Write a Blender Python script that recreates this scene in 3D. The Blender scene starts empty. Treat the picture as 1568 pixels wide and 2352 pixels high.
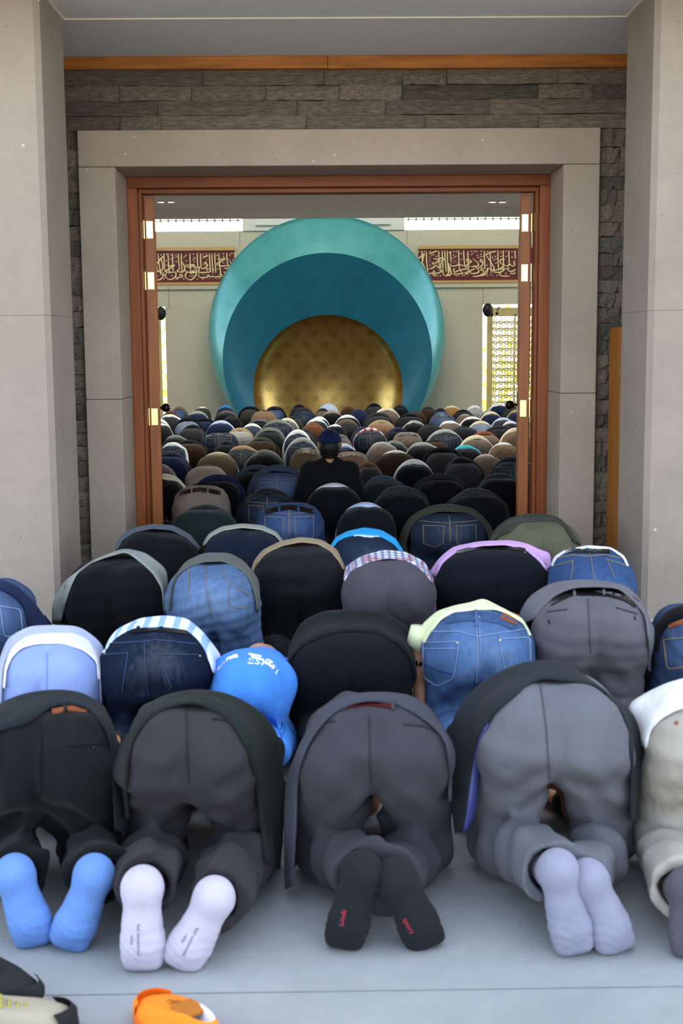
import bpy, math, random
import numpy as np
import openvdb
from mathutils import Vector, Matrix
from mathutils.bvhtree import BVHTree

random.seed(4)
rng = np.random.default_rng(4)
SC = bpy.context.scene
COL = SC.collection
PI = math.pi

# ------------------------------------------------------------------ camera
FPX, CX, CY, H = 2900.0, 784.0, 1176.0, 1.5
def _n(v):
    v = np.array(v, float)
    return v / np.linalg.norm(v)
_c = _n((745.0 - CX, CY - 800.0, -FPX))
_u = np.array((-0.0095, 1.0, 0.0)); _u = _n(_u - _u.dot(_c) * _c)
_x = np.cross(_c, _u)
RW = np.array([_x, _c, _u])                 # world = RW @ camera
cam_data = bpy.data.cameras.new('camera')
cam = bpy.data.objects.new('camera', cam_data)
COL.objects.link(cam)
cam_data.sensor_fit = 'VERTICAL'
cam_data.sensor_height = 36.0
cam_data.lens = FPX / 2352.0 * 36.0
cam_data.dof.use_dof = True
cam_data.dof.focus_distance = 13.0
cam_data.dof.aperture_fstop = 6.3
m4 = Matrix.Identity(4)
for i in range(3):
    for j in range(3):
        m4[i][j] = RW[i][j]
m4.translation = (0, 0, H)
cam.matrix_world = m4
SC.camera = cam

def at(px, py, Y):
    """point on the plane at distance Y seen at photo pixel px, py"""
    d = RW @ np.array((px - CX, CY - py, -FPX))
    return np.array((0, 0, H)) + d * (Y / d[1])
def onfloor(px, py, z=0.0):
    d = RW @ np.array((px - CX, CY - py, -FPX))
    return np.array((0, 0, H)) + d * ((z - H) / d[2])
def ydist(py, z):
    return onfloor(745, py, z)[1]

# ------------------------------------------------------------------ world, sun, exposure
SC.view_settings.view_transform = 'Standard'
SC.view_settings.look = 'None'
SC.view_settings.gamma = 1.0
SC.view_settings.exposure = 1.6
SC.view_settings.use_curve_mapping = False
w = bpy.data.worlds.new('sky'); SC.world = w
w.use_nodes = True
nt = w.node_tree; nt.nodes.clear()
sky = nt.nodes.new('ShaderNodeTexSky')
sky.sky_type = 'NISHITA'
sky.sun_disc = False
sky.sun_elevation = math.radians(52)
sky.sun_rotation = math.radians(20)
sky.air_density = 1.0
sky.dust_density = 1.5
bg = nt.nodes.new('ShaderNodeBackground')
bg.inputs['Strength'].default_value = 0.27
wo = nt.nodes.new('ShaderNodeOutputWorld')
hz = nt.nodes.new('ShaderNodeHueSaturation'); hz.inputs['Saturation'].default_value = 0.5   # hazy spring sky
hz.inputs['Value'].default_value = 1.0
nt.links.new(sky.outputs[0], hz.inputs['Color'])
nt.links.new(hz.outputs[0], bg.inputs['Color'])
nt.links.new(bg.outputs[0], wo.inputs['Surface'])
sun_d = bpy.data.lights.new('sun', 'SUN')
sun_d.energy = 3.6
sun_d.angle = math.radians(0.6)
sun_d.color = (1.0, 0.93, 0.82)
sun = bpy.data.objects.new('sun', sun_d); COL.objects.link(sun)
_sd = Vector((-0.22, -0.60, -0.77)).normalized()      # comes over the building from ahead
sun.rotation_euler = _sd.to_track_quat('-Z', 'Y').to_euler()
LAMP = 52.0
SC.cycles.use_denoising = True
SC.cycles.max_bounces = 8
SC.cycles.diffuse_bounces = 5
SC.cycles.transparent_max_bounces = 8
SC.cycles.caustics_reflective = False
SC.cycles.caustics_refractive = False

# ------------------------------------------------------------------ colour and materials
def lin(hexs):
    v = [int(hexs[i:i + 2], 16) / 255 for i in (0, 2, 4)]
    return tuple(((c + .055) / 1.055) ** 2.4 if c > .04045 else c / 12.92 for c in v)
def rgba(h): return (*lin(h), 1.0)

class NB:
    def __init__(s, name, rough=.8, metal=0.0, spec=.3):
        s.m = bpy.data.materials.new(name); s.m.use_nodes = True
        s.t = s.m.node_tree; s.b = s.t.nodes['Principled BSDF']
        s.b.inputs['Roughness'].default_value = rough
        s.b.inputs['Metallic'].default_value = metal
        s.b.inputs['Specular IOR Level'].default_value = spec
        s.tc = s.t.nodes.new('ShaderNodeTexCoord')
    def n(s, ty, **kw):
        o = s.t.nodes.new(ty)
        for k, v in kw.items(): setattr(o, k, v)
        return o
    def l(s, a, b): s.t.links.new(a, b)
    def mapping(s, scale, src='Object'):
        mp = s.n('ShaderNodeMapping'); mp.inputs['Scale'].default_value = scale
        s.l(s.tc.outputs[src], mp.inputs['Vector']); return mp.outputs[0]
    def noise(s, scale, detail=4, vec=None, rough=.55):
        o = s.n('ShaderNodeTexNoise'); o.inputs['Scale'].default_value = scale
        o.inputs['Detail'].default_value = detail; o.inputs['Roughness'].default_value = rough
        s.l(vec if vec is not None else s.tc.outputs['Object'], o.inputs['Vector']); return o.outputs['Fac']
    def ramp(s, fac, stops):
        r = s.n('ShaderNodeValToRGB'); e = r.color_ramp.elements
        while len(e) < len(stops): e.new(.5)
        for k, (p, c) in enumerate(stops):
            e[k].position = p; e[k].color = c if len(c) == 4 else (*c, 1)
        s.l(fac, r.inputs[0]); return r.outputs[0]
    def mix(s, fac, a, b, mode='MIX'):
        o = s.n('ShaderNodeMix', data_type='RGBA', blend_type=mode)
        for sock, v in ((o.inputs[0], fac), (o.inputs[6], a), (o.inputs[7], b)):
            if hasattr(v, 'is_output') or isinstance(v, bpy.types.NodeSocket): s.l(v, sock)
            else: sock.default_value = v
        return o.outputs[2]
    def math(s, op, a, b=0.0):
        o = s.n('ShaderNodeMath', operation=op)
        for sock, v in ((o.inputs[0], a), (o.inputs[1], b)):
            if isinstance(v, bpy.types.NodeSocket): s.l(v, sock)
            else: sock.default_value = v
        return o.outputs[0]
    def bump(s, h, strength=.3, dist=.01):
        o = s.n('ShaderNodeBump'); o.inputs['Strength'].default_value = strength
        o.inputs['Distance'].default_value = dist
        s.l(h, o.inputs['Height']); s.l(o.outputs[0], s.b.inputs['Normal'])
    def col(s, c):
        if isinstance(c, bpy.types.NodeSocket): s.l(c, s.b.inputs['Base Color'])
        else: s.b.inputs['Base Color'].default_value = c
        return s
def dark(c, f): return (c[0] * f, c[1] * f, c[2] * f, 1)

_fab = {}
def fabric(hx, gain=1.0):
    k = ('f', hx)
    if k not in _fab:
        b = NB('fabric_' + hx, .92, 0, .08); c = rgba(hx)
        n = b.noise(9, 5)
        w_ = b.noise(420, 2)
        b.col(b.mix(b.math('MULTIPLY', w_, .35), b.mix(n, dark(c, .78), dark(c, 1.22)), dark(c, .7)))
        fd = b.noise(1.0, 2, b.mapping((15, 9, 6)))          # soft hanging creases
        b.bump(b.math('ADD', b.math('MULTIPLY', fd, 1.6), b.math('ADD', b.math('MULTIPLY', b.noise(26, 3), .5), b.math('MULTIPLY', w_, .12))), .4, .02)
        b.b.inputs['Sheen Weight'].default_value = .04
        b.b.inputs['Sheen Roughness'].default_value = .5
        _fab[k] = b.m
    return _fab[k]
def denim(hx):
    k = ('d', hx)
    if k not in _fab:
        b = NB('denim_' + hx, .92, 0, .08); c = rgba(hx)
        st = b.noise(1, 4, b.mapping((60, 60, 7)))
        n = b.noise(7, 4)
        # worn, paler seat: a patch of the cloth itself
        sep = b.n('ShaderNodeSeparateXYZ'); b.l(b.tc.outputs['Object'], sep.inputs[0])
        dx = b.math('POWER', b.math('MULTIPLY', sep.outputs[0], 6.0), 2.0)
        dz = b.math('POWER', b.math('MULTIPLY', b.math('SUBTRACT', sep.outputs[2], .42), 7.0), 2.0)
        fade = b.math('MAXIMUM', b.math('SUBTRACT', 1.0, b.math('ADD', dx, dz)), 0.0)
        f = b.math('ADD', b.math('MULTIPLY', st, .55), b.math('MULTIPLY', b.math('MULTIPLY', fade, n), .8))
        b.col(b.ramp(f, [(.1, dark(c, .5)), (.5, c), (.95, (c[0] * 1.35 + .05, c[1] * 1.3 + .05, c[2] * 1.15 + .05, 1))]))
        b.bump(b.math('ADD', b.noise(24, 3), b.math('MULTIPLY', st, .3)), .3, .012)
        _fab[k] = b.m
    return _fab[k]
def stripes(name, c1, c2, scale, plaid=False):
    b = NB(name, .85, 0, .2)
    sep = b.n('ShaderNodeSeparateXYZ'); b.l(b.tc.outputs['Object'], sep.inputs[0])
    s1 = b.math('GREATER_THAN', b.math('SINE', b.math('MULTIPLY', sep.outputs[0], scale)), .25)
    col = b.mix(s1, rgba(c1), rgba(c2))
    if plaid:
        s2 = b.math('GREATER_THAN', b.math('SINE', b.math('MULTIPLY', sep.outputs[1], scale)), .45)
        s3 = b.math('GREATER_THAN', b.math('SINE', b.math('MULTIPLY', sep.outputs[2], scale)), .55)
        col = b.mix(b.math('MULTIPLY', s2, .7), col, rgba('2a3450'))
        col = b.mix(b.math('MULTIPLY', s3, .5), col, rgba('9a3038'))
    b.col(col); b.bump(b.noise(26, 3), .25, .01)
    return b.m
def plain(name, hx, rough=.6, metal=0.0, spec=.4):
    b = NB(name, rough, metal, spec); c = rgba(hx)
    b.col(b.mix(b.noise(14, 4), dark(c, .88), dark(c, 1.1))); return b.m

def stone_mat(name, a, bcol, scale=2.0, spots=True):
    b = NB(name, .85, 0, .2)
    n1 = b.noise(scale, 6, rough=.62); n2 = b.noise(scale * 9, 4); n3 = b.noise(1.0, 3, b.mapping((.9, .9, .45)))
    col = b.mix(b.math('MULTIPLY', n2, .5), b.ramp(n1, [(.3, rgba(a)), (.7, rgba(bcol))]), dark(rgba(a), .82))
    col = b.mix(b.math('MULTIPLY', b.math('SUBTRACT', n3, .35), .6), col, dark(rgba(bcol), 1.12))
    if spots:
        v = b.n('ShaderNodeTexVoronoi'); v.inputs['Scale'].default_value = 6
        b.l(b.tc.outputs['Object'], v.inputs['Vector'])
        col = b.mix(b.math('MULTIPLY', b.math('LESS_THAN', v.outputs['Distance'], .05), .5), col, rgba('d8d2c4'))
        v2 = b.n('ShaderNodeTexVoronoi'); v2.inputs['Scale'].default_value = 11
        b.l(b.tc.outputs['Object'], v2.inputs['Vector'])
        col = b.mix(b.math('MULTIPLY', b.math('LESS_THAN', v2.outputs['Distance'], .05), .55), col, rgba('4a443c'))
    b.col(col); b.bump(b.math('ADD', n2, b.noise(90, 3)), .22, .008)
    return b.m
def wood_mat(name, a, c, scale=(3, 3, 22), rough=.45):
    b = NB(name, rough, 0, .4)
    g = b.noise(1.0, 6, b.mapping(scale), .65)
    g2 = b.noise(1.0, 3, b.mapping(tuple(v * 6 for v in scale)))
    b.col(b.mix(b.math('MULTIPLY', g2, .4), b.ramp(g, [(.3, rgba(a)), (.68, rgba(c))]), dark(rgba(a), .75)))
    b.bump(g, .08, .004); return b.m

M = {}
M['andesite'] = stone_mat('andesite', '8f857a', 'a3978a', 2.2)
M['andesite_jamb'] = stone_mat('andesite_jamb', 'a39688', 'b8a898', 2.6)
M['paving'] = stone_mat('paving', '8c9294', 'a4a7a8', 2.4, False)
M['ceiling'] = plain('ceiling_render', 'd2d2cf', .9)
M['bead'] = plain('cream_bead', 'cfc8b6', .7)
M['larch'] = wood_mat('larch', '8a4d16', 'c07a2c', (2.2, 20, 34))
M['larch_up'] = wood_mat('larch_upright', '8f5518', 'bd7a2e', (30, 30, 2))
M['mahogany'] = wood_mat('mahogany', '70340f', '985020', (2.5, 24, 26))
M['mahogany_up'] = wood_mat('mahogany_upright', '7a3a12', 'a25824', (26, 26, 1.6))
M['leaf_wood'] = wood_mat('leaf_wood', '8c4a1c', 'b8702f', (26, 26, 1.6))
M['brass'] = plain('brass', 'd9c48c', .2, 1.0, .5)
M['bronze'] = plain('bronze', '2c2018', .28, .7, .5)
M['black'] = plain('black_plastic', '0b0b0d', .5)
M['white'] = plain('white_paint', 'e4e8e4', .7)
M['wall'] = plain('wall_paint', 'cfcebb', .8)
M['soffit'] = plain('soffit_paint', 'eef0ee', .85)
M['carpet'] = plain('carpet', '6a5a54', .95)
M['earth'] = plain('outdoor_ground', 'cfc5b2', .95)
M['skin'] = NB('skin', .55, 0, .35).col(rgba('b98565')).m
M['skin'].node_tree.nodes['Principled BSDF'].inputs['Subsurface Weight'].default_value = 0.05
M['hair'] = plain('dark_hair', '15110e', .6)
M['hair_grey'] = plain('grey_hair', '5a5652', .6)
M['eye'] = plain('eye', '1a1412', .2)
M['leather'] = plain('brown_leather', '5a2c1a', .5)
M['leather_black'] = plain('black_leather', '0e0d0e', .4)
M['leather_tan'] = plain('tan_leather', '8a4a28', .55)
M['stitch'] = plain('stitch', '86765c', .8)
M['stitch_blue'] = plain('stitch_blue', '7d92b4', .8)
def glass():
    m = bpy.data.materials.new('pane_glass'); m.use_nodes = True; t = m.node_tree
    t.nodes.clear(); o = t.nodes.new('ShaderNodeOutputMaterial'); mx = t.nodes.new('ShaderNodeMixShader')
    tr = t.nodes.new('ShaderNodeBsdfTransparent'); gl = t.nodes.new('ShaderNodeBsdfGlossy')
    tr.inputs[0].default_value = (.95, .97, .96, 1); gl.inputs['Roughness'].default_value = .02
    fr = t.nodes.new('ShaderNodeFresnel'); fr.inputs[0].default_value = 1.45
    t.links.new(fr.outputs[0], mx.inputs[0]); t.links.new(tr.outputs[0], mx.inputs[1]); t.links.new(gl.outputs[0], mx.inputs[2])
    t.links.new(mx.outputs[0], o.inputs[0]); return m
M['glass'] = glass()
def rubble():
    b = NB('rubble_stone', .9, 0, .15)
    oi = b.n('ShaderNodeObjectInfo')
    n1 = b.noise(9, 6, rough=.7); n2 = b.noise(1.0, 4, b.mapping((6, 6, 60)))
    base = b.ramp(oi.outputs['Random'], [(0, rgba('5f5c53')), (.25, rgba('7c7165')), (.6, rgba('8b7e70')), (.85, rgba('96887a')), (1, rgba('6a6860'))])
    col = b.mix(b.ramp(n1, [(.35, (0, 0, 0)), (.62, (1, 1, 1))]), b.mix(.75, base, rgba('3a3a35')), base)
    col = b.mix(b.math('MULTIPLY', b.math('GREATER_THAN', n2, .6), .35), col, rgba('b8a998'))
    b.col(col); b.bump(b.math('ADD', n1, b.math('MULTIPLY', n2, .5)), .6, .02); return b.m
M['rubble'] = rubble()
def patina(name, a, c, rough, metal, spotcol, pitch, spotr, strength, coat=0.0, flower=False):
    b = NB(name, rough, metal, .5)
    sep = b.n('ShaderNodeSeparateXYZ'); b.l(b.tc.outputs['Object'], sep.inputs[0])
    u = b.math('DIVIDE', sep.outputs[0], pitch[0]); v = b.math('DIVIDE', sep.outputs[2], pitch[1])
    row = b.math('FLOOR', v)
    u = b.math('ADD', u, b.math('MULTIPLY', b.math('MODULO', b.math('ABSOLUTE', row), 2.0), .5))
    fu = b.math('MULTIPLY', b.math('SUBTRACT', b.math('FRACT', u), .5), pitch[0])
    fv = b.math('MULTIPLY', b.math('SUBTRACT', b.math('FRACT', v), .5), pitch[1])
    r = b.math('SQRT', b.math('ADD', b.math('MULTIPLY', fu, fu), b.math('MULTIPLY', fv, fv)))
    if flower:
        ang = b.math('ARCTAN2', fu, fv)
        pet = b.math('ADD', b.math('MULTIPLY', b.math('ABSOLUTE', b.math('COSINE', b.math('MULTIPLY', ang, 4.0))), spotr * .75), spotr * .3)
        msk = b.math('MULTIPLY', b.math('LESS_THAN', r, pet), b.math('GREATER_THAN', r, spotr * .16))
    else:
        msk = b.math('LESS_THAN', r, spotr)
    n = b.noise(1.6, 7, rough=.65); n2 = b.noise(7, 5)
    col = b.mix(b.math('MULTIPLY', n2, .5), b.ramp(n, [(.3, rgba(a)), (.7, rgba(c))]), rgba(a))
    col = b.mix(b.math('MULTIPLY', b.math('MULTIPLY', msk, b.noise(2.2, 2)), strength), col, rgba(spotcol))
    b.col(col)
    b.b.inputs['Coat Weight'].default_value = coat; b.b.inputs['Coat Roughness'].default_value = .12
    return b.m
M['rim'] = patina('turquoise_lacquer', '3a9aa2', '5ab2b4', .3, .2, '2a7880', (.42, .42), .1, .3, .5)
M['shell'] = patina('deep_teal_lacquer', '0a6480', '0f7894', .5, .1, '064a60', (.42, .42), .1, .35, .15)
M['gold'] = patina('gold_leaf', 'ba9850', 'e4c684', .3, .95, '5a431c', (.36, .21), .08, .6, 0, True)
M['maroon'] = plain('maroon_board', '632c32', .6)
M['gilt'] = plain('gilt', 'f2e6ae', .4, .1)
M['gilt_frame'] = plain('gilt_frame', 'd0b078', .4, .4)
M['lattice'] = plain('lattice_gold', 'd6c68c', .5, .1)
def leaf_mat():
    m = bpy.data.materials.new('leaves'); m.use_nodes = True; t = m.node_tree; t.nodes.clear()
    o = t.nodes.new('ShaderNodeOutputMaterial'); mx = t.nodes.new('ShaderNodeMixShader'); d = t.nodes.new('ShaderNodeBsdfDiffuse'); tl = t.nodes.new('ShaderNodeBsdfTranslucent')
    d.inputs[0].default_value = rgba('a8b048'); tl.inputs[0].default_value = rgba('d2da68'); mx.inputs[0].default_value = .6
    t.links.new(d.outputs[0], mx.inputs[1]); t.links.new(tl.outputs[0], mx.inputs[2]); t.links.new(mx.outputs[0], o.inputs[0]); return m
M['leaf'] = leaf_mat()

# ------------------------------------------------------------------ object helpers
def tag(o, label=None, cat=None, group=None, kind=None):
    if label: o['label'] = label
    if cat: o['category'] = cat
    if group: o['group'] = group
    if kind: o['kind'] = kind
    return o
def empty(name, loc=(0, 0, 0), **kw):
    o = bpy.data.objects.new(name, None); COL.objects.link(o); o.location = loc
    o.empty_display_size = .1
    return tag(o, **kw)
def mesh_obj(name, V, Fc, mat, parent=None, smooth=False, **kw):
    me = bpy.data.meshes.new(name)
    me.from_pydata([tuple(v) for v in V], [], [tuple(f) for f in Fc])
    if smooth: me.polygons.foreach_set('use_smooth', [True] * len(me.polygons))
    me.materials.append(mat)
    return link(name, me, parent, **kw)
def link(name, me, parent=None, **kw):
    o = bpy.data.objects.new(name, me); COL.objects.link(o)
    if parent is not None: o.parent = parent
    return tag(o, **kw)
class MB:
    def __init__(s): s.V = []; s.F = []
    def add(s, V, Fc):
        k = len(s.V); s.V += [tuple(v) for v in V]; s.F += [tuple(i + k for i in f) for f in Fc]; return s
    def box(s, x0, x1, y0, y1, z0, z1, bev=0.0):
        if bev <= 0:
            V = [(x, y, z) for x in (x0, x1) for y in (y0, y1) for z in (z0, z1)]
            return s.add(V, [(0, 1, 3, 2), (4, 6, 7, 5), (0, 4, 5, 1), (2, 3, 7, 6), (0, 2, 6, 4), (1, 5, 7, 3)])
        import bmesh
        bm = bmesh.new(); bmesh.ops.create_cube(bm, size=1)
        for v in bm.verts:
            v.co = (x0 + (v.co.x + .5) * (x1 - x0), y0 + (v.co.y + .5) * (y1 - y0), z0 + (v.co.z + .5) * (z1 - z0))
        bmesh.ops.bevel(bm, geom=bm.edges[:], offset=bev, segments=2, affect='EDGES', profile=.5)
        bm.verts.index_update()
        s.add([v.co[:] for v in bm.verts], [[v.index for v in f.verts] for f in bm.faces]); bm.free(); return s
    def tube(s, pts, r, n=8, cap=True):
        pts = [np.array(p, float) for p in pts]; rings = []
        rr = r if hasattr(r, '__len__') else [r] * len(pts)
        for i, p in enumerate(pts):
            t = pts[min(i + 1, len(pts) - 1)] - pts[max(i - 1, 0)]; t = t / (np.linalg.norm(t) + 1e-9)
            a = np.cross(t, (0, 0, 1)); 
            if np.linalg.norm(a) < .1: a = np.cross(t, (1, 0, 0))
            a /= np.linalg.norm(a); b = np.cross(t, a)
            rings.append([p + rr[i] * (a * math.cos(2 * PI * k / n) + b * math.sin(2 * PI * k / n)) for k in range(n)])
        V = [v for r_ in rings for v in r_]; Fc = []
        for i in range(len(pts) - 1):
            for k in range(n):
                Fc.append((i * n + k, i * n + (k + 1) % n, (i + 1) * n + (k + 1) % n, (i + 1) * n + k))
        if cap: Fc += [tuple(range(n))[::-1], tuple((len(pts) - 1) * n + k for k in range(n))]
        return s.add(V, Fc)
    def ball(s, c, r, nu=16, nv=10):
        V = []; r = r if hasattr(r, '__len__') else (r, r, r)
        for j in range(nv + 1):
            for i in range(nu):
                a, b = 2 * PI * i / nu, PI * j / nv
                V.append((c[0] + r[0] * math.sin(b) * math.cos(a), c[1] + r[1] * math.sin(b) * math.sin(a), c[2] + r[2] * math.cos(b)))
        return s.add(V, [(j * nu + i, (j + 1) * nu + i, (j + 1) * nu + (i + 1) % nu, j * nu + (i + 1) % nu) for j in range(nv) for i in range(nu)])
    def obj(s, name, mat, parent=None, smooth=False, **kw): return mesh_obj(name, s.V, s.F, mat, parent, smooth, **kw)
def box(name, mat, x0, x1, y0, y1, z0, z1, parent=None, bev=0.0, **kw):
    return MB().box(x0, x1, y0, y1, z0, z1, bev).obj(name, mat, parent, **kw)

# ================================================================== SETTING
STR = dict(kind='structure')
CEIL = 3.27
floor = empty('floor', **STR)
box('paving_slab', M['paving'], -14, 14, .9, 2.797, -.06, 0, floor)
box('paving_slab', M['paving'], -14, 14, 2.803, 8.4, -.06, .0, floor)
box('joint_mortar', plain('joint_mortar', '6f6f6c', .95), -14, 14, 2.79, 2.81, -.06, -.006, floor)
box('courtyard_paving', M['earth'], -40, 40, -60, .897, -.08, 0, floor)
box('carpet', M['carpet'], -9.5, 9.5, 8.4, 25.3, -.06, 0.0, floor)
box('outer_ground', M['earth'], -70, -9.6, 8.5, 60, -.2, -.06, floor)
box('outer_ground', M['earth'], 9.6, 70, 8.5, 60, -.2, -.06, floor)
box('outer_ground', M['earth'], -70, 70, 25.4, 80, -.2, -.06, floor)

# portal pillars, each of two stone blocks
for nm, x0, x1 in (('wall_left', -3.6, -1.392), ('wall_right', 1.656, 3.8)):
    p = empty(nm, **STR)
    for z0, z1 in ((0, 1.6775), (1.679, CEIL)):
        c = .028; ft = [(x0, 6.5), (x1 - c, 6.5), (x1, 6.5 + c), (x1, 7.1 - c * .5), (x1 - c * .5, 7.1), (x0, 7.1)] if x0 < 0 else [(x0 + c, 6.5), (x1, 6.5), (x1, 7.1), (x0 + c * .5, 7.1), (x0, 7.1 - c * .5), (x0, 6.5 + c)]
        n = len(ft); V = [(a, b_, z) for z in (z0, z1) for a, b_ in ft]
        mesh_obj('stone_block', V, [tuple(range(n))[::-1], tuple(range(n, 2 * n))] + [(i, (i + 1) % n, n + (i + 1) % n, n + i) for i in range(n)], M['andesite'], p)
# porch ceiling with cream bead, the building above it
ce = empty('ceiling', **STR)
box('soffit_slab', M['ceiling'], -7, 7, 5.6, 8.5, CEIL, CEIL + .2, ce)
box('bead', M['bead'], -1.392, 1.656, 7.092, 7.106, CEIL - .008, CEIL + .001, ce)
box('bead', M['bead'], -1.396, -1.38, 6.5, 7.092, CEIL - .012, CEIL + .001, ce)
box('bead', M['bead'], 1.644, 1.66, 6.5, 7.092, CEIL - .012, CEIL + .001, ce)
box('upper_facade', M['andesite'], -12, 12, 6.2, 8.5, CEIL + .2, 10.0, ce)
# larch batten under the ceiling, two lengths butted
tr = empty('trim_1', **STR)
jx = at(752, 140, 8.0)[0]
box('batten', M['larch'], -1.9, jx - .001, 7.985, 8.06, 3.195, CEIL - .001, tr, .003)
box('batten', M['larch'], jx + .001, 2.3, 7.985, 8.06, 3.193, CEIL - .001, tr, .003)

# rubble wall of single stones
wb = empty('wall_back', **STR)
mb = MB()
mb.box(-9.3, -1.30, 8.10, 8.5, 0, 9.3); mb.box(1.50, 9.3, 8.10, 8.5, 0, 9.3); mb.box(-1.30, 1.50, 8.10, 8.5, 2.64, 9.3)
mb.obj('wall_core', plain('mortar', '5c564d', .95), wb)
def stone_mesh(k):
    r = np.random.default_rng(50 + k); nx, nz = 6, 3; V = []; Fc = []
    for j in range(nz):
        for i in range(nx):
            edge = (i in (0, nx - 1)) or (j in (0, nz - 1))
            x = i / (nx - 1) - .5; z = j / (nz - 1) - .5
            if not (i in (0, nx - 1)): x += r.uniform(-.05, .05)
            z += r.uniform(-.04, .04) if j in (0, nz - 1) else r.uniform(-.1, .1)
            V.append((x, (.012 if edge else 0) + r.uniform(-.012, .012), z))
    for j in range(nz - 1):
        for i in range(nx - 1):
            a = j * nx + i; Fc.append((a, a + 1, a + nx + 1, a + nx))
    rim = [i for i in range(nx)] + [j * nx + nx - 1 for j in range(1, nz)] + [(nz - 1) * nx + i for i in range(nx - 2, -1, -1)] + [j * nx for j in range(nz - 2, 0, -1)]
    b0 = len(V)
    for q in rim: V.append((V[q][0], .085, V[q][2]))
    for q in range(len(rim)):
        q2 = (q + 1) % len(rim); Fc.append((rim[q2], rim[q], b0 + q, b0 + q2))
    me = bpy.data.meshes.new('stone'); me.from_pydata(V, [], Fc); me.materials.append(M['rubble']); return me
stones = [stone_mesh(k) for k in range(10)]
def lay(x0, x1, z0, z1, ls):
    x = x0
    while x < x1 - .02:
        L = min(random.choice(ls) * random.uniform(.8, 1.2), x1 - x)
        if x1 - (x + L) < .06: L = x1 - x
        o = link('stone', random.choice(stones), wb)
        o.location = (x + L / 2, 8.022 + random.uniform(-.012, .012), (z0 + z1) / 2)
        o.scale = (L - .002, 1, z1 - z0 - .002)
        x += L
zc = 2.835
for k in range(4): lay(-1.75 - .1 * (k % 2), 2.1, zc + k * .09, zc + (k + 1) * .09, (.3, .55, .8, .42))
z = 0
while z < 2.83:
    hh = min(random.choice((.078, .09, .1)), 2.835 - z)
    if 2.835 - z - hh < .03: hh = 2.835 - z
    lay(-1.75, -1.505, z, z + hh, (.12, .18, .26)); lay(1.713, 2.1, z, z + hh, (.1, .15, .22)); z += hh

# dressed stone surround of the doorway
t2 = empty('trim_2', **STR)
XL0, XL1, XR0, XR1 = -1.502, -1.277, 1.487, 1.711
box('lintel_slab', M['andesite_jamb'], XL0, XR1, 7.985, 8.5, 2.617, 2.835, t2, .006)
for a, b_ in ((XL0, XL1), (XR0, XR1)):
    zz = 1.19 if a < 0 else 1.205
    box('jamb_slab', M['andesite_jamb'], a, b_, 7.985, 8.5, 0, zz, t2, .006)
    box('jamb_slab', M['andesite_jamb'], a, b_, 7.985, 8.5, zz + .002, 2.615, t2, .006)

# timber double door, both leaves folded back into the hall
dr = empty('door_1', **STR)
box('frame_head', M['mahogany'], -1.277, 1.487, 8.44, 8.62, 2.545, 2.616, dr, .005)
box('frame_head_stop', M['mahogany'], -1.2, 1.41, 8.50, 8.62, 2.515, 2.545, dr, .004)
for s, a, b_ in ((-1, -1.277, -1.212), (1, 1.42, 1.487)):
    box('frame_jamb', M['mahogany_up'], a, b_, 8.44, 8.62, 0, 2.545, dr, .005)
    c0 = b_ if s < 0 else a
    box('frame_jamb_stop', M['mahogany_up'], min(c0, c0 - s * .018), max(c0, c0 - s * .018), 8.5, 8.62, 0, 2.545, dr, .003)
for s, hx in ((-1, -1.155), (1, 1.352)):
    lf = empty('door_leaf', (hx, 8.605, 0)); lf.parent = dr
    lf.rotation_euler = (0, 0, s * -math.radians(8.3))
    mb = MB(); mb.box(-.035, .035, 0, 1.22, .02, 2.505, .004)
    for s2 in (-1, 1):
        for z0, z1 in ((.25, 1.05), (1.22, 2.3)):
            mb.box(s2 * .035 - .006, s2 * .035 + .006, .16, 1.06, z0, z1, .004)
    lb = mb.obj('leaf_board', M['leaf_wood'], lf)
    for py in ((525, 642, 954) if s < 0 else (515, 630, 942)):
        zz = at(745, py, 8.6)[2]
        hg = MB(); hg.box(-.026 - .0 * s, .02, -.006, .0005, zz - .058, zz + .058, .002)
        hg.tube([(s * .042, -.004, zz - .06), (s * .042, -.004, zz + .06)], .0085, 10)
        hg.obj('hinge', M['brass'], lf)
    kn = MB(); kx = -s * .085
    kn.tube([(-s * .035, 1.02, 1.062), (kx, 1.02, 1.062)], .011, 10); kn.ball((kx - s * .01, 1.02, 1.062), .034)
    kn.box(min(-s * .041, -s * .035), max(-s * .041, -s * .035), .99, 1.05, .78, 1.16)
    kn.obj('knob', M['bronze'], lf, smooth=False)

# ---- prayer hall shell
wl = empty('wall_far', **STR)
YW = 25.0
zc0 = at(500, 531, YW)[2]
def wpiece(nm, x0, x1, z0, z1, y0=YW, y1=YW + .3): return box(nm, M['wall'], x0, x1, y0, y1, z0, z1, wl)
WX0, WX1, WZ0, WZ1 = 3.105, 5.6, .22, 2.335
for s in (-1, 1):
    a = lambda u, v: (min(s * u, s * v), max(s * u, s * v))
    wpiece('wall_panel', *a(0, WX0), 0, zc0); wpiece('wall_panel', *a(WX1, 9.3), 0, zc0)
    wpiece('wall_panel', *a(WX0, WX1), 0, WZ0); wpiece('wall_panel', *a(WX0, WX1), WZ1, zc0)
    box('wall_ledge', M['wall'], *a(1.6, 6.4), YW - .06, YW, 2.66, 2.735, wl)
    # recessed joint in the wall panelling
    box('panel_joint', plain('joint_dark', '6f6e62', .9), *a(1.62, 1.628), YW - .002, YW + .01, 3.47, zc0, wl)
box('wall_panel', M['white'], -1.56, 1.57, YW - .05, YW + .1, zc0, 4.06, wl)
box('wall_panel', M['white'], -1.3, 1.3, YW - .12, YW - .04, zc0 + .1, 4.2, wl)
wpiece('wall_panel', -9.3, 9.3, 8.0, 9.0)
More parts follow.
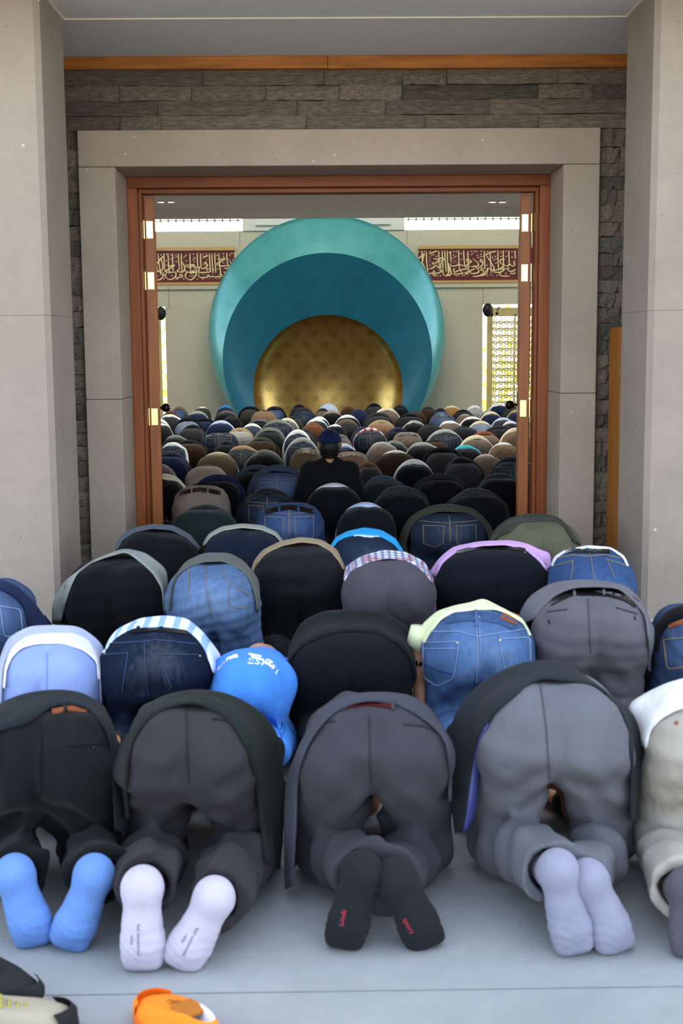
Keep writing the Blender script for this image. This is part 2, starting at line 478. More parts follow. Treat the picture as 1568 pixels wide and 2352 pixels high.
rf = empty('ceiling_hall', **STR)
box('roof_slab', M['white'], -9.3, 9.3, 8.5, 25.4, 9.0, 9.3, rf)
box('gallery_soffit', M['soffit'], -9.3, 9.3, 8.5, 12.5, 2.84, 3.05, rf)
box('gallery_edge', M['white'], -9.3, 9.3, 12.5, 12.64, 2.763, 3.05, rf)
for s in (-1, 1):
    sw = empty('wall_side_left' if s < 0 else 'wall_side_right', **STR)
    x0, x1 = sorted((s * 9.0, s * 9.3))
    box('sill', M['wall'], x0, x1, 8.5, 25.3, 0, .25, sw)
    box('head', M['wall'], x0, x1, 8.5, 25.3, 8.4, 9.0, sw)
    for k in range(7):
        y = 8.6 + k * 2.72
        box('mullion', M['wall'], x0, x1, y, y + .16, .25, 8.4, sw)
    box('pane', M['glass'], s * 9.15 - .005, s * 9.15 + .005, 8.5, 25.3, .25, 8.4, sw)
ch = empty('chandelier', (0, 15.5, 8.0), label='ring of lamps hanging high in the hall, out of the picture', cat='chandelier')
pts = [(2.2 * math.cos(t), 2.2 * math.sin(t), 0) for t in np.linspace(0, 2 * PI, 49)]
MB().tube(pts, .04, 8, False).obj('ring', M['brass'], ch, True)
MB().tube([(0, 0, 1.0), (0, 0, .6)], .02, 6).tube([(0, 0, .6), (2.2, 0, 0)], .008, 4).tube([(0, 0, .6), (-2.2, 0, 0)], .008, 4).tube([(0, 0, .6), (0, 2.2, 0)], .008, 4).tube([(0, 0, .6), (0, -2.2, 0)], .008, 4).obj('suspension', M['brass'], ch)
for k in range(8):
    ld = bpy.data.lights.new('lamp', 'POINT'); ld.energy = LAMP; ld.shadow_soft_size = .35; ld.color = (1, .9, .76)
    lo_ = bpy.data.objects.new('lamp', ld); COL.objects.link(lo_); lo_.parent = ch; lo_.location = (2.2 * math.cos(k * PI / 4), 2.2 * math.sin(k * PI / 4), -.2)
# far windows: pane, gilt lattice
for k, s in enumerate((-1, 1)):
    wn = empty('window_%d' % (k + 1), **STR)
    a = lambda u, v: (min(s * u, s * v), max(s * u, s * v))
    box('pane', M['glass'], *a(WX0, WX1), YW + .2, YW + .21, WZ0, WZ1, wn)
    box('lattice_stile', M['lattice'], *a(WX0 + .1, WX0 + .21), YW + .09, YW + .13, WZ0, WZ1 - .04, wn)
    box('lattice_head', M['lattice'], *a(WX0 + .1, WX1), YW + .09, YW + .13, WZ1 - .24, WZ1 - .07, wn)
    box('lattice_stile', M['lattice'], *a(WX0 + .64, WX0 + .665), YW + .09, YW + .12, WZ0, WZ1 - .2, wn)
    nrow = 14; dz = (WZ1 - .28 - WZ0) / nrow
    bar = None
    for r_ in range(nrow):
        zz = WZ0 + (r_ + .4) * dz
        if bar is None:
            mb = MB(); ph = 0
            L = WX1 - WX0 - .2
            for q in range(2):
                pts = [(s * (WX0 + .2 + L * t / 60), YW + .11, .022 * math.sin(t * 1.05 + q * PI) + (.016 * math.sin(t * 2.3))) for t in range(61)]
                mb.tube(pts, .0135, 5)
            for q in range(20):
                cx_ = s * (WX0 + .26 + q * L / 20)
                mb.tube([(cx_ + .03 * math.cos(t * PI / 6), YW + .11, dz * .5 + .045 * math.sin(t * PI / 6)) for t in range(13)], .008, 4)
            bar = mb.obj('lattice_bar', M['lattice'], wn); me_bar = bar.data
        else:
            bar = link('lattice_bar', me_bar, wn)
        bar.location.z = zz
cl = empty('window_3', **STR)
box('pane', M['glass'], -9.3, 9.3, YW + .2, YW + .21, zc0, 8.0, cl)
for s in (-1, 1):
    for q in range(26):
        x = s * (1.66 + q * .15)
        box('lattice_bar', M['white'], x - .012, x + .012, YW + .1, YW + .13, zc0 + .17, 8.0, cl)
    a = sorted((s * 1.6, s * 5.6))
    box('lattice_rail', M['white'], a[0], a[1], YW + .1, YW + .13, zc0 + .2, zc0 + .225, cl)
    a = sorted((s * 1.9, s * 2.2))

# hedge outside the far windows
mb = MB(); r = np.random.default_rng(8)
for k in range(5200):
    c = np.array((r.uniform(-9, 9), 28.6 + r.uniform(-.6, .6), abs(r.normal(0, 1.0)) % 2.7))
    d1 = r.normal(size=3); d1 /= np.linalg.norm(d1); d2 = np.cross(d1, r.normal(size=3)); d2 /= np.linalg.norm(d2)
    q = r.uniform(.05, .12)
    mb.add([c - d1 * q, c + d2 * q * .5, c + d1 * q, c - d2 * q * .5], [(0, 1, 2, 3)])
hd = mb.obj('hedge', M['leaf'], label='sunlit yellow-green hedge outside the far lattice windows', cat='hedge', kind='stuff')
hd['label'] = 'sunlit yellow-green hedge outside the far lattice windows'; hd['category'] = 'hedge'

# ================================================================== MIHRAB
mh = empty('mihrab', (0, 24.2, 0), label='huge turquoise bowl shaped mihrab with golden niche at the far wall', cat='mihrab')
C0 = (.045, 24.2, 1.742, 2.242); C1 = (.055, 23.8, 1.295, 1.958); C2 = (.06, 24.3, .7, 1.43)
NSEG = 120
def arc(c, nseg=NSEG):
    cx_, y, z, rad = c
    am = math.acos(max(-1, min(1, -z / rad))) if z < rad else PI
    return [np.array((cx_ + rad * math.sin(t), y, max(0, z + rad * math.cos(t)))) for t in np.linspace(-am, am, nseg + 1)]
def arcs_loft(circles):
    rows = [arc(c) for c in circles]; V = [v - np.array((0, 24.2, 0)) for r_ in rows for v in r_]; n = NSEG + 1
    return V, [(i * n + k, i * n + k + 1, (i + 1) * n + k + 1, (i + 1) * n + k) for i in range(len(rows) - 1) for k in range(NSEG)]
def lerp_c(a, b, n, bulge=0.0):
    out = []
    for i in range(n + 1):
        t = i / n; out.append(tuple(a[q] + (b[q] - a[q]) * t + (bulge * math.sin(PI * t) if q == 3 else 0) for q in range(4)))
    return out
back = (C0[0], 24.93, C0[2], C0[3] * .78)
V, Fc = arcs_loft([back] + lerp_c(C0, C1, 6, .035)); mesh_obj('outer_rim', V, Fc, M['rim'], mh, True)
V, Fc = arcs_loft(lerp_c(C1, C2, 10, .06)); mesh_obj('inner_shell', V, Fc, M['shell'], mh, True)
cap = []
for i in range(17):
    t = i / 16 * PI / 2
    cap.append((C2[0], C2[1] + .62 * math.sin(t), C2[2] - .0 * math.sin(t), max(.004, C2[3] * math.cos(t))))
rows = []; 
for (cx_, y, z, rad) in cap:
    rows.append((cx_, y, z * (1 - .0), rad))
V, Fc = arcs_loft(rows); mesh_obj('gold_niche', V, Fc, M['gold'], mh, True)

# ================================================================== INSCRIPTIONS (calligraphy copied stroke by stroke)
def stroke_mesh(mb, pts, wd, y, k):
    P = np.array(pts, float)
    if len(P) > 2:                       # Catmull-Rom through the points
        Q = np.vstack([2 * P[0] - P[1], P, 2 * P[-1] - P[-2]]); out = []
        for i in range(len(P) - 1):
            p0, p1, p2, p3 = Q[i:i + 4]
            for t in np.linspace(0, 1, 5, endpoint=False):
                out.append(.5 * ((2 * p1) + (-p0 + p2) * t + (2 * p0 - 5 * p1 + 4 * p2 - p3) * t * t + (-p0 + 3 * p1 - 3 * p2 + p3) * t ** 3))
        out.append(P[-1]); P = np.array(out)
    T = np.gradient(P, axis=0); T /= np.linalg.norm(T, axis=1)[:, None] + 1e-9
    N = np.stack([-T[:, 1], T[:, 0]], 1)
    nib = np.array((math.cos(-.6), math.sin(-.6)))
    u = np.linspace(0, 1, len(P))
    wv = wd * (.5 + .5 * np.abs(N @ nib)) * np.minimum(1, .35 + 4.5 * np.minimum(u, 1 - u + .04))
    L = P + N * wv[:, None] / 2; R_ = P - N * wv[:, None] / 2
    y0 = y - .004 - .0007 * (k % 9); n = len(P)
    V = [(a[0], yy, a[1]) for yy in (y0, y) for S_ in (L, R_) for a in S_]
    Fc = []
    for i in range(n - 1):
        Fc += [(i, i + 1, n + i + 1, n + i), (i + 1, i, 2 * n + i, 2 * n + i + 1), (n + i, n + i + 1, 3 * n + i + 1, 3 * n + i)]
    mb.add(V, Fc)
def inscription(x0, x1, org, sc, verts, curves, dots, ticks, lab):
    zt, zb = at(760, 569, YW)[2], at(760, 652, YW)[2]
    ip = empty('inscription_panel', ((x0 + x1) / 2, YW, zb), label=lab, cat='calligraphy panel', group=None)
    off = -np.array(ip.location)
    def sh(mb): mb.V = [tuple(np.array(v) + off) for v in mb.V]; return mb
    sh(MB().box(x0, x1, YW - .05, YW - .002, zb, zt)).obj('board', M['maroon'], ip)
    sh(MB().box(x0, x1, YW - .075, YW - .05, zt - .045, zt + .02, .006)).obj('frame_moulding', M['gilt_frame'], ip)
    sh(MB().box(x0, x1, YW - .075, YW - .05, zb - .01, zb + .045, .006)).obj('frame_moulding', M['gilt_frame'], ip)
    sh(MB().box(x0, x1, YW - .053, YW - .05, zb + .045, zb + .065)).obj('red_line', plain('red_line', '8a2a1c', .6), ip)
    def wp(p):
        q = at(org[0] + p[0] / sc, org[1] + p[1] / sc, YW - .05); return (q[0], q[2])
    px = YW / FPX / sc                   # metres per traced pixel
    mb = MB(); k = 0
    for (a, b_) in verts:
        mid = ((a[0] * .6 + b_[0] * .4) - 3, a[1] * .6 + b_[1] * .4)
        stroke_mesh(mb, [wp(a), wp(mid), wp(b_)], 18 * px * sc / 6.533, YW - .05, k); k += 1
        stroke_mesh(mb, [wp((a[0] - 9, a[1] - 2)), wp((a[0] + 9, a[1] + 26))], 12 * px * sc / 6.533, YW - .05, k); k += 1
    for c in curves: stroke_mesh(mb, [wp(p) for p in c], 20 * px * sc / 6.533, YW - .05, k); k += 1
    sh(mb).obj('lettering', M['gilt'], ip)
    mb = MB()
    for (x, y) in dots:
        stroke_mesh(mb, [wp((x - 12, y - 8)), wp((x + 12, y + 8))], 20 * px * sc / 6.533, YW - .05, k); k += 1
    for (x, y) in ticks:
        stroke_mesh(mb, [wp((x - 12, y - 8)), wp((x, y + 12)), wp((x + 11, y - 10))], 7 * px * sc / 6.533, YW - .05, k); k += 1
    sh(mb).obj('vowel_marks', M['gilt'], ip, kind='stuff')
    # part of the text that runs on behind door and mihrab
    return ip
LV = [((110, 215), (140, 490)), ((150, 215), (185, 520)), ((238, 210), (250, 480)), ((300, 210), (320, 515)), ((368, 210), (378, 480)), ((452, 210), (472, 450)), ((497, 210), (512, 505)),
      ((628, 205), (640, 525)), ((738, 205), (748, 435)), ((785, 205), (797, 430)), ((920, 208), (936, 480)), ((955, 208), (975, 512)), ((1000, 205), (1016, 502)), ((1060, 205), (1090, 520)), ((1180, 200), (1196, 400)), ((1300, 190), (1312, 330)), ((1395, 190), (1402, 270))]
LC = [[(100, 395), (165, 320), (230, 250)], [(185, 270), (222, 390), (210, 450), (165, 475), (105, 495)], [(265, 375), (310, 397), (400, 385), (330, 430), (262, 480), (330, 492), (420, 488)],
      [(235, 500), (205, 485), (190, 515), (215, 530), (238, 505), (225, 560), (170, 605), (105, 603)], [(280, 490), (262, 550), (310, 600), (370, 590), (412, 550), (418, 505), (395, 480)],
      [(405, 530), (412, 575), (470, 568), (515, 560), (505, 525), (478, 535), (480, 575)], [(472, 440), (435, 480), (500, 488), (545, 470)], [(510, 330), (548, 420), (530, 475), (450, 492)],
      [(550, 365), (600, 387), (690, 375), (620, 420), (555, 400), (560, 470), (640, 495), (720, 470)], [(750, 430), (715, 440), (688, 425), (700, 400), (722, 425), (722, 520), (660, 598), (600, 598), (558, 555), (575, 500), (610, 485)],
      [(690, 455), (640, 505), (725, 490)], [(890, 345), (862, 340), (855, 365), (890, 370), (880, 405), (845, 430), (800, 440)], [(797, 430), (770, 410), (765, 460), (755, 492), (830, 495), (935, 482), (905, 440), (878, 445), (890, 480)],
      [(760, 505), (758, 550), (800, 572), (885, 562), (905, 530), (925, 560), (970, 552), (1000, 562), (1050, 558), (1100, 550), (1090, 510), (1072, 535)],
      [(1030, 290), (1080, 300), (1160, 285), (1090, 332), (1030, 372), (1100, 398), (1228, 388)], [(1135, 430), (1190, 435), (1230, 430), (1215, 405), (1200, 425)], [(1210, 290), (1255, 380), (1250, 440), (1205, 495), (1150, 500), (1140, 480)],
      [(1260, 380), (1275, 350), (1300, 370), (1330, 345)], [(1340, 320), (1370, 285), (1402, 275)], [(1435, 210), (1400, 245), (1340, 260)],
      [(810, 275), (860, 255), (900, 240)], [(390, 275), (440, 258)], [(525, 275), (565, 245)], [(660, 305), (715, 290)], [(615, 560), (680, 540)], [(400, 605), (455, 590)]]
LD = [(900, 590), (930, 578), (978, 590), (1020, 588), (825, 378), (855, 392), (820, 520), (850, 525), (830, 352), (1135, 540), (1160, 556), (1145, 578), (355, 450), (880, 300)]
LT = [(195, 225), (275, 220), (205, 320), (270, 315), (340, 225), (345, 290), (415, 235), (420, 330), (570, 235), (575, 320), (680, 220), (690, 265), (690, 330), (820, 225), (870, 215), (1030, 235), (1125, 215), (1130, 255), (1130, 345), (1225, 230), (1255, 210), (1270, 305), (1355, 205), (240, 590), (535, 590), (735, 590), (820, 595), (1065, 580), (140, 545), (355, 540), (980, 450), (1045, 440)]
inscription(-4.2, -1.72, (340, 550), 6.533, LV, LC, LD, LT, 'maroon panel with gilt calligraphy left of the mihrab')
RV = [((60, 145), (75, 190)), ((92, 140), (115, 240)), ((133, 140), (150, 290)), ((272, 145), (278, 280)), ((328, 150), (345, 430)), ((490, 145), (495, 350)), ((533, 140), (545, 370)), ((565, 140), (585, 420)), ((598, 145), (612, 430)), ((640, 145), (648, 290)), ((745, 140), (755, 390)), ((808, 140), (822, 330)), ((862, 150), (875, 380)), ((1075, 145), (1082, 380)), ((1150, 150), (1165, 440)), ((1250, 140), (1258, 400)), ((1318, 140), (1325, 380)), ((1390, 140), (1398, 340)), ((1470, 140), (1474, 250))]
RC = [[(180, 290), (240, 235), (300, 185), (285, 240), (275, 300), (240, 330), (215, 300), (240, 280), (235, 330), (205, 355)], [(145, 250), (180, 300), (230, 350), (262, 400), (300, 440), (345, 440), (410, 430), (430, 400), (440, 470), (410, 440), (490, 430), (520, 400), (500, 370), (545, 360)],
      [(270, 290), (310, 370), (300, 430)], [(345, 380), (400, 370), (440, 340), (430, 300), (405, 310), (435, 325), (470, 285), (550, 270)], [(415, 245), (470, 255), (540, 235), (555, 270)], [(460, 325), (475, 360), (510, 345), (520, 290)],
      [(545, 370), (540, 430), (580, 470), (625, 400), (600, 310)], [(640, 300), (650, 340), (720, 335), (740, 320), (800, 335), (845, 330), (880, 300), (910, 280), (850, 255), (850, 290)], [(610, 300), (640, 390), (640, 450), (570, 470)], [(755, 390), (700, 420), (680, 400), (690, 370)],
      [(640, 430), (700, 450), (760, 440), (830, 430), (880, 400), (840, 380), (760, 400), (830, 440), (880, 430)], [(815, 330), (840, 360), (870, 350), (880, 330)], [(920, 240), (990, 300), (990, 340), (900, 350)], [(930, 330), (990, 380), (1000, 420), (920, 440), (890, 410), (960, 370)],
      [(1080, 380), (1045, 370), (1030, 395), (1060, 400), (1070, 430), (1000, 470), (920, 475)], [(1060, 280), (1035, 255), (1020, 285), (1055, 290), (1040, 340), (990, 370)], [(1090, 190), (1150, 280), (1200, 370), (1170, 400)], [(1085, 200), (1150, 170), (1230, 150)],
      [(1165, 400), (1120, 370), (1110, 420), (1080, 450), (1030, 470)], [(1180, 410), (1240, 390), (1330, 380), (1280, 420), (1190, 420)], [(1340, 250), (1280, 265), (1290, 310), (1330, 330), (1270, 380)], [(1290, 420), (1270, 440), (1300, 470), (1400, 470)],
      [(1340, 330), (1370, 340), (1400, 320), (1430, 340), (1470, 330)], [(1380, 350), (1385, 400), (1430, 410), (1474, 385)], [(1400, 430), (1440, 440), (1474, 430)], [(1474, 290), (1455, 280), (1460, 315), (1474, 310)],
      [(360, 190), (420, 165), (470, 145)], [(385, 215), (430, 190)], [(660, 245), (720, 210)], [(980, 240), (1060, 215)], [(1180, 270), (1240, 245)], [(900, 200), (930, 175)], [(1350, 380), (1400, 365)], [(190, 270), (230, 245)]]
RD = [(370, 260), (375, 290), (372, 230), (690, 270), (675, 298), (712, 292), (1150, 460), (1178, 460), (710, 465), (738, 468), (350, 465), (380, 462), (510, 385), (495, 395), (520, 398), (865, 458), (690, 430)]
RT = [(175, 155), (230, 155), (300, 155), (180, 205), (375, 155), (375, 330), (455, 215), (625, 165), (680, 155), (715, 155), (680, 200), (775, 180), (780, 255), (905, 150), (945, 150), (975, 155), (1035, 150), (1030, 190), (985, 205), (1115, 155), (1180, 230), (1215, 215), (1290, 160), (1290, 215), (1355, 150), (1355, 215), (1430, 155), (1430, 225), (1225, 300), (1105, 330), (1095, 400), (300, 460), (470, 465), (510, 465), (630, 460), (790, 460), (825, 455), (1110, 460), (1240, 460), (1350, 435), (1350, 375)]
inscription(1.84, 4.6, (920, 550), 5.6, RV, RC, RD, RT, 'maroon panel with gilt calligraphy right of the mihrab')

# loudspeakers, camera, downlights
for s, px, nm in ((-1, 369, 'left'), (1, 1120, 'right')):
    p = at(px, 712 if s > 0 else 720, 24.6)
    sp = empty('loudspeaker', p, label='black oval loudspeaker hung above the %s lattice window' % nm, cat='loudspeaker', group='loudspeakers by the windows')
    MB().ball((0, 0, 0), (.1, .09, .13), 20, 12).obj('housing', M['black'], sp, True)
    MB().tube([(0, .05, .05), (0, .4, .1)], .014).obj('bracket', M['black'], sp)
    q = at(387 if s < 0 else 1109, 660, YW - .07)
    MB().tube([(q[0] - p[0], YW - .07 - p[1], q[2] - p[2]), (q[0] - p[0], YW - .07 - p[1], .1), (0, .2, .08)], .004, 5).obj('cable', M['black'], sp)
p = at(1141, 720, 24.7)
sc_ = empty('camera_dome', p, label='small dark dome camera on a curved arm at the right window', cat='security camera')
MB().ball((0, 0, 0), .03).obj('dome', M['black'], sc_, True)
MB().tube([(0, 0, .02), (.01, 0, .1), (.05, .02, .13), (.06, .1, .1), (.06, .3, .08)], .008, 6).obj('arm', M['black'], sc_)
em = bpy.data.materials.new('lamp_glow'); em.use_nodes = True
em.node_tree.nodes['Principled BSDF'].inputs['Emission Color'].default_value = (1, .95, .85, 1)
em.node_tree.nodes['Principled BSDF'].inputs['Emission Strength'].default_value = 2.0
for px, nm in ((371, 'outer left'), (391, 'inner left'), (1131, 'inner right'), (1153, 'outer right')):
    d = RW @ np.array((px - CX, CY - 462, -FPX)); p = np.array((0, 0, H)) + d * ((2.84 - H) / d[2])
    dl = empty('downlight', p, label='recessed round downlight in the gallery soffit, %s of the four' % nm, cat='ceiling light', group='downlights in the gallery soffit')
    ring = MB(); n = 20
    V = [(r_ * math.cos(2 * PI * k / n), r_ * math.sin(2 * PI * k / n), zz) for r_, zz in ((.06, 0), (.06, -.012), (.04, -.012), (.036, -.003)) for k in range(n)]
    ring.add(V, [(i * n + k, i * n + (k + 1) % n, (i + 1) * n + (k + 1) % n, (i + 1) * n + k) for i in range(3) for k in range(n)]).obj('trim_ring', M['white'], dl)
    MB().ball((0, 0, -.003), (.036, .036, .004), 14, 6).obj('lens', em, dl)

# shoe cabinet behind the right pillar
sh = empty('shoe_cabinet', (1.795, 7.72, 0), label='orange larch cabinet standing against the rubble wall behind the right pillar', cat='cabinet')
box('side_panel', M['larch_up'], 0, .024, 0, .28, 0, 1.613, sh, .002)
box('side_panel', M['larch_up'], .8, .824, 0, .28, 0, 1.613, sh, .002)
for zz in (.06, .45, .84, 1.23, 1.589): box('shelf', M['larch'], .024, .8, .005, .275, zz, zz + .022, sh)
box('back_panel', M['larch_up'], .024, .8, .265, .275, .08, 1.589, sh)


# ================================================================== PEOPLE
class Field:
    """signed distance field on a grid, meshed into one continuous surface"""
    def __init__(s, lo, hi, vs):
        s.lo = np.array(lo, float); s.vs = vs
        n = np.ceil((np.array(hi) - s.lo) / vs).astype(int) + 1
        ax = [(s.lo[i] + vs * np.arange(n[i])).astype(np.float32) for i in range(3)]
        s.X, s.Y, s.Z = ax[0][:, None, None], ax[1][None, :, None], ax[2][None, None, :]
        s.D = np.full(n, 9.0, np.float32)
    def cone(s, a, b, ra, rb, sc=(1, 1, 1)):
        a = np.array(a, float); b = np.array(b, float); m = (a + b) / 2
        P = [(g - m[i]) / sc[i] for i, g in enumerate((s.X, s.Y, s.Z))]
        A = (a - m) / sc; Bv = (b - a) / sc; L2 = float(Bv @ Bv) + 1e-9
        t = np.clip(((P[0] - A[0]) * Bv[0] + (P[1] - A[1]) * Bv[1] + (P[2] - A[2]) * Bv[2]) / L2, 0, 1)
        d = np.sqrt((P[0] - A[0] - t * Bv[0]) ** 2 + (P[1] - A[1] - t * Bv[1]) ** 2 + (P[2] - A[2] - t * Bv[2]) ** 2)
        return (d - (ra + (rb - ra) * t)) * min(sc), t
    def add(s, a, b, ra, rb=None, k=.03, sc=(1, 1, 1)):
        d, t = s.cone(a, b, ra, ra if rb is None else rb, sc); s.D = smin(s.D, d, k); return t
    def ball(s, c, r, k=.03, sc=(1, 1, 1)): s.add(c, np.array(c) + (0, 0, 1e-4), r, r, k, sc)
    def mesh(s, name):
        s.D = np.maximum(s.D, s.lo[2] * 0 - (s.Z - .002))          # nothing goes through the floor
        D = np.pad(s.D, 1, constant_values=1.0).astype(np.float32)
        g = openvdb.FloatGrid(1.0); g.copyFromArray(D)
        pts, quads = g.convertToQuads(0.0)
        pts = (np.array(pts) - 1) * s.vs + s.lo
        me = bpy.data.meshes.new(name)
        me.vertices.add(len(pts)); me.vertices.foreach_set('co', pts.astype(np.float32).ravel())
        nq = len(quads); me.loops.add(nq * 4); me.polygons.add(nq)
        me.loops.foreach_set('vertex_index', np.array(quads).astype(np.int32).ravel())
        me.polygons.foreach_set('loop_start', np.arange(0, nq * 4, 4, dtype=np.int32))
        me.polygons.foreach_set('use_smooth', np.ones(nq, bool))
        me.update(calc_edges=True); me.validate()
        return me
def smin(a, b, k):
    if k <= 0: return np.minimum(a, b)
    h = np.maximum(k - np.abs(a - b), 0) / k
    return np.minimum(a, b) - h * h * k * .25

def V3(*a): return np.array(a, float)
def default_skeleton(legs=.0):
    sk = {}
    for s, n in ((-1, 'L'), (1, 'R')):
        sk['bum' + n] = V3(s * .08, -.07, .42); sk['hip' + n] = V3(s * .10, -.045, .385)
        sk['knee' + n] = V3(s * (.13 + legs), .13, .088); sk['ank' + n] = V3(s * .10, -.24, .165)
        sk['heel' + n] = V3(s * .10, -.325, .205); sk['toe' + n] = V3(s * .105, -.35, .005)
    return sk
def trousers_mesh(name, sk, vs=.012, fold=.004, wide=1.0, seed=0, cuff=False, thick=1.0, soft=.04):
    ks = list(sk.values()); lo = np.min(ks, 0) - .15; hi = np.max(ks, 0) + .15
    lo[0] = min(lo[0], -.26 * wide); hi[0] = max(hi[0], .26 * wide); lo[1] = min(-.27, lo[1] + .06); hi[1] = max(hi[1], .22); lo[2] = -vs; hi[2] = sk['bumL'][2] + .19
    F = Field(lo, hi, vs); r = np.random.default_rng(seed)
    bz = sk['bumL'][2]; sc = (wide, 1, 1)
    for n, s in (('L', -1), ('R', 1)):
        G = Field(lo, hi, vs)
        G.ball(sk['bum' + n] * V3(wide, 1, 1), .126, .03, (wide, 1, 1))
        t = G.add(sk['hip' + n] * V3(wide, 1, 1), sk['knee' + n], .112 * thick * min(1.05, .4 + .6 * wide), (.084 if cuff else .094) * thick, .06)
        d, t = G.cone(sk['knee' + n], sk['ank' + n], (.08 if cuff else .088) * thick, (.08 if cuff else .07) * thick)
        q = G.X * 16 + G.Z * 9
        ph = r.uniform(0, 6)
        d = d + fold * 1.3 * np.sin(t * 24 + 1.4 * np.sin(q + ph)) * np.exp(-((t - .35) / .3) ** 2)
        G.D = smin(G.D, d, .035)
        # diagonal pulls from the crotch over the back of the thigh
        kx = (G.X * s * 1.0 - .02)
        G.D = G.D + fold * .9 * np.sin((G.Z * .8 + kx * .9) * 62 + ph) * np.exp(-((G.Z - (bz - .16)) / .09) ** 2) * np.exp(-(kx / .14) ** 2)
        if cuff:
            a, b = sk['knee' + n], sk['ank' + n]; e = (b - a) / np.linalg.norm(b - a)
            pl = (G.X - b[0]) * e[0] + (G.Y - b[1]) * e[1] + (G.Z - b[2]) * e[2]
            G.D = np.maximum(G.D, np.minimum(pl, 9) - .0)
            dd, _ = G.cone(b - e * .06, b + e * .06, .05, .062); G.D = np.maximum(G.D, -dd)
        F.D = smin(F.D, G.D, soft)
    F.add((-.07 * wide, .02, bz + .012), (.07 * wide, .02, bz + .012), .122, .122, .05, (1, 1, 1))
    F.add((-.06 * wide, .11, bz + .0), (.06 * wide, .11, bz + .0), .115, .115, .05)
    # centre seam cleft
    F.D = F.D + (.008 if soft < .06 else 0) * np.exp(-(F.X / .016) ** 2) * np.exp(-((F.Y + .2) / .1) ** 2) * np.exp(-((F.Z - bz + .04) / .1) ** 2)
    for q in range(5):
        a = r.normal(size=3) * V3(26, 18, 34); b2 = r.normal(size=3) * 9; ph = r.uniform(0, 6, 2)
        F.D = F.D + fold * .34 * np.sin(F.X * a[0] + F.Y * a[1] + F.Z * a[2] + ph[0] + 1.6 * np.sin(F.X * b2[0] + F.Y * b2[1] + F.Z * b2[2] + ph[1]))
    pl = (F.Y - .125) * .93 + (F.Z - bz) * .1
    F.D = np.maximum(F.D, pl)
    return F.mesh(name)
def ty(y): return y if y < .1 else .1 + (y - .1) * .83
def add_hand(F, wrist, d, up, side, r=.0092):
    """palm, four fingers of different lengths and a thumb leaving the side of the palm"""
    wrist, d, up = V3(*wrist), _n(d), _n(up); lat = np.cross(d, up) * side
    F.add(wrist, wrist + d * .04, .022, .024, .02)
    for q, L in ((-1.5, .058), (-.5, .068), (.5, .074), (1.5, .066)):
        k0 = wrist + d * .05 + lat * q * -.0185
        F.add(wrist + d * .015 + lat * q * -.011, k0 + d * .03, .0155, .012, .01)
        m = k0 + d * (.03 + L * .5) + up * .004; e = k0 + d * (.03 + L) - up * .006
        F.add(k0 + d * .03, m, r * 1.05, r, .004); F.add(m, e, r, r * .85, .004)
    b = wrist + d * .025 - lat * .024
    F.add(b, b + d * .03 - lat * .022, .013, .0105, .008); F.add(b + d * .03 - lat * .022, b + d * .06 - lat * .026, .0105, .0085, .003)
def add_head(F, c, fwd, up, s=1.0):
    c, fwd, up = V3(*c), _n(fwd), _n(up); lat = np.cross(fwd, up)
    F.ball(c + up * .025 * s - fwd * .012 * s, .088 * s, .02, tuple(.86 if abs(lat[i]) > .9 else 1.08 for i in range(3)))
    F.add(c - up * .02 * s + fwd * .03 * s, c - up * .075 * s + fwd * .05 * s, .062 * s, .04 * s, .04)
    F.add(c + fwd * .088 * s + up * .0 * s, c + fwd * .105 * s - up * .03 * s, .009 * s, .014 * s, .012)     # nose
    F.add(c + fwd * .085 * s + up * .02 * s - lat * .035 * s, c + fwd * .085 * s + up * .02 * s + lat * .035 * s, .012 * s, .012 * s, .012)   # brow
    F.add(c + fwd * .082 * s - up * .055 * s - lat * .02 * s, c + fwd * .082 * s - up * .055 * s + lat * .02 * s, .008 * s, .008 * s, .008)  # lips
    for q in (-1, 1):
        e = c + lat * q * .086 * s - fwd * .008 * s
        F.add(e + up * .024 * s, e - up * .02 * s, .014 * s, .01 * s, .006)
        F.D = np.maximum(F.D, -F.cone(c + fwd * .1 * s + up * .004 * s + lat * q * .032 * s, c + fwd * .1 * s + up * .004 * s + lat * q * .0321 * s, .012 * s, .012 * s)[0])
        F.ball(c + fwd * .079 * s + up * .004 * s + lat * q * .032 * s, .0115 * s, .002)
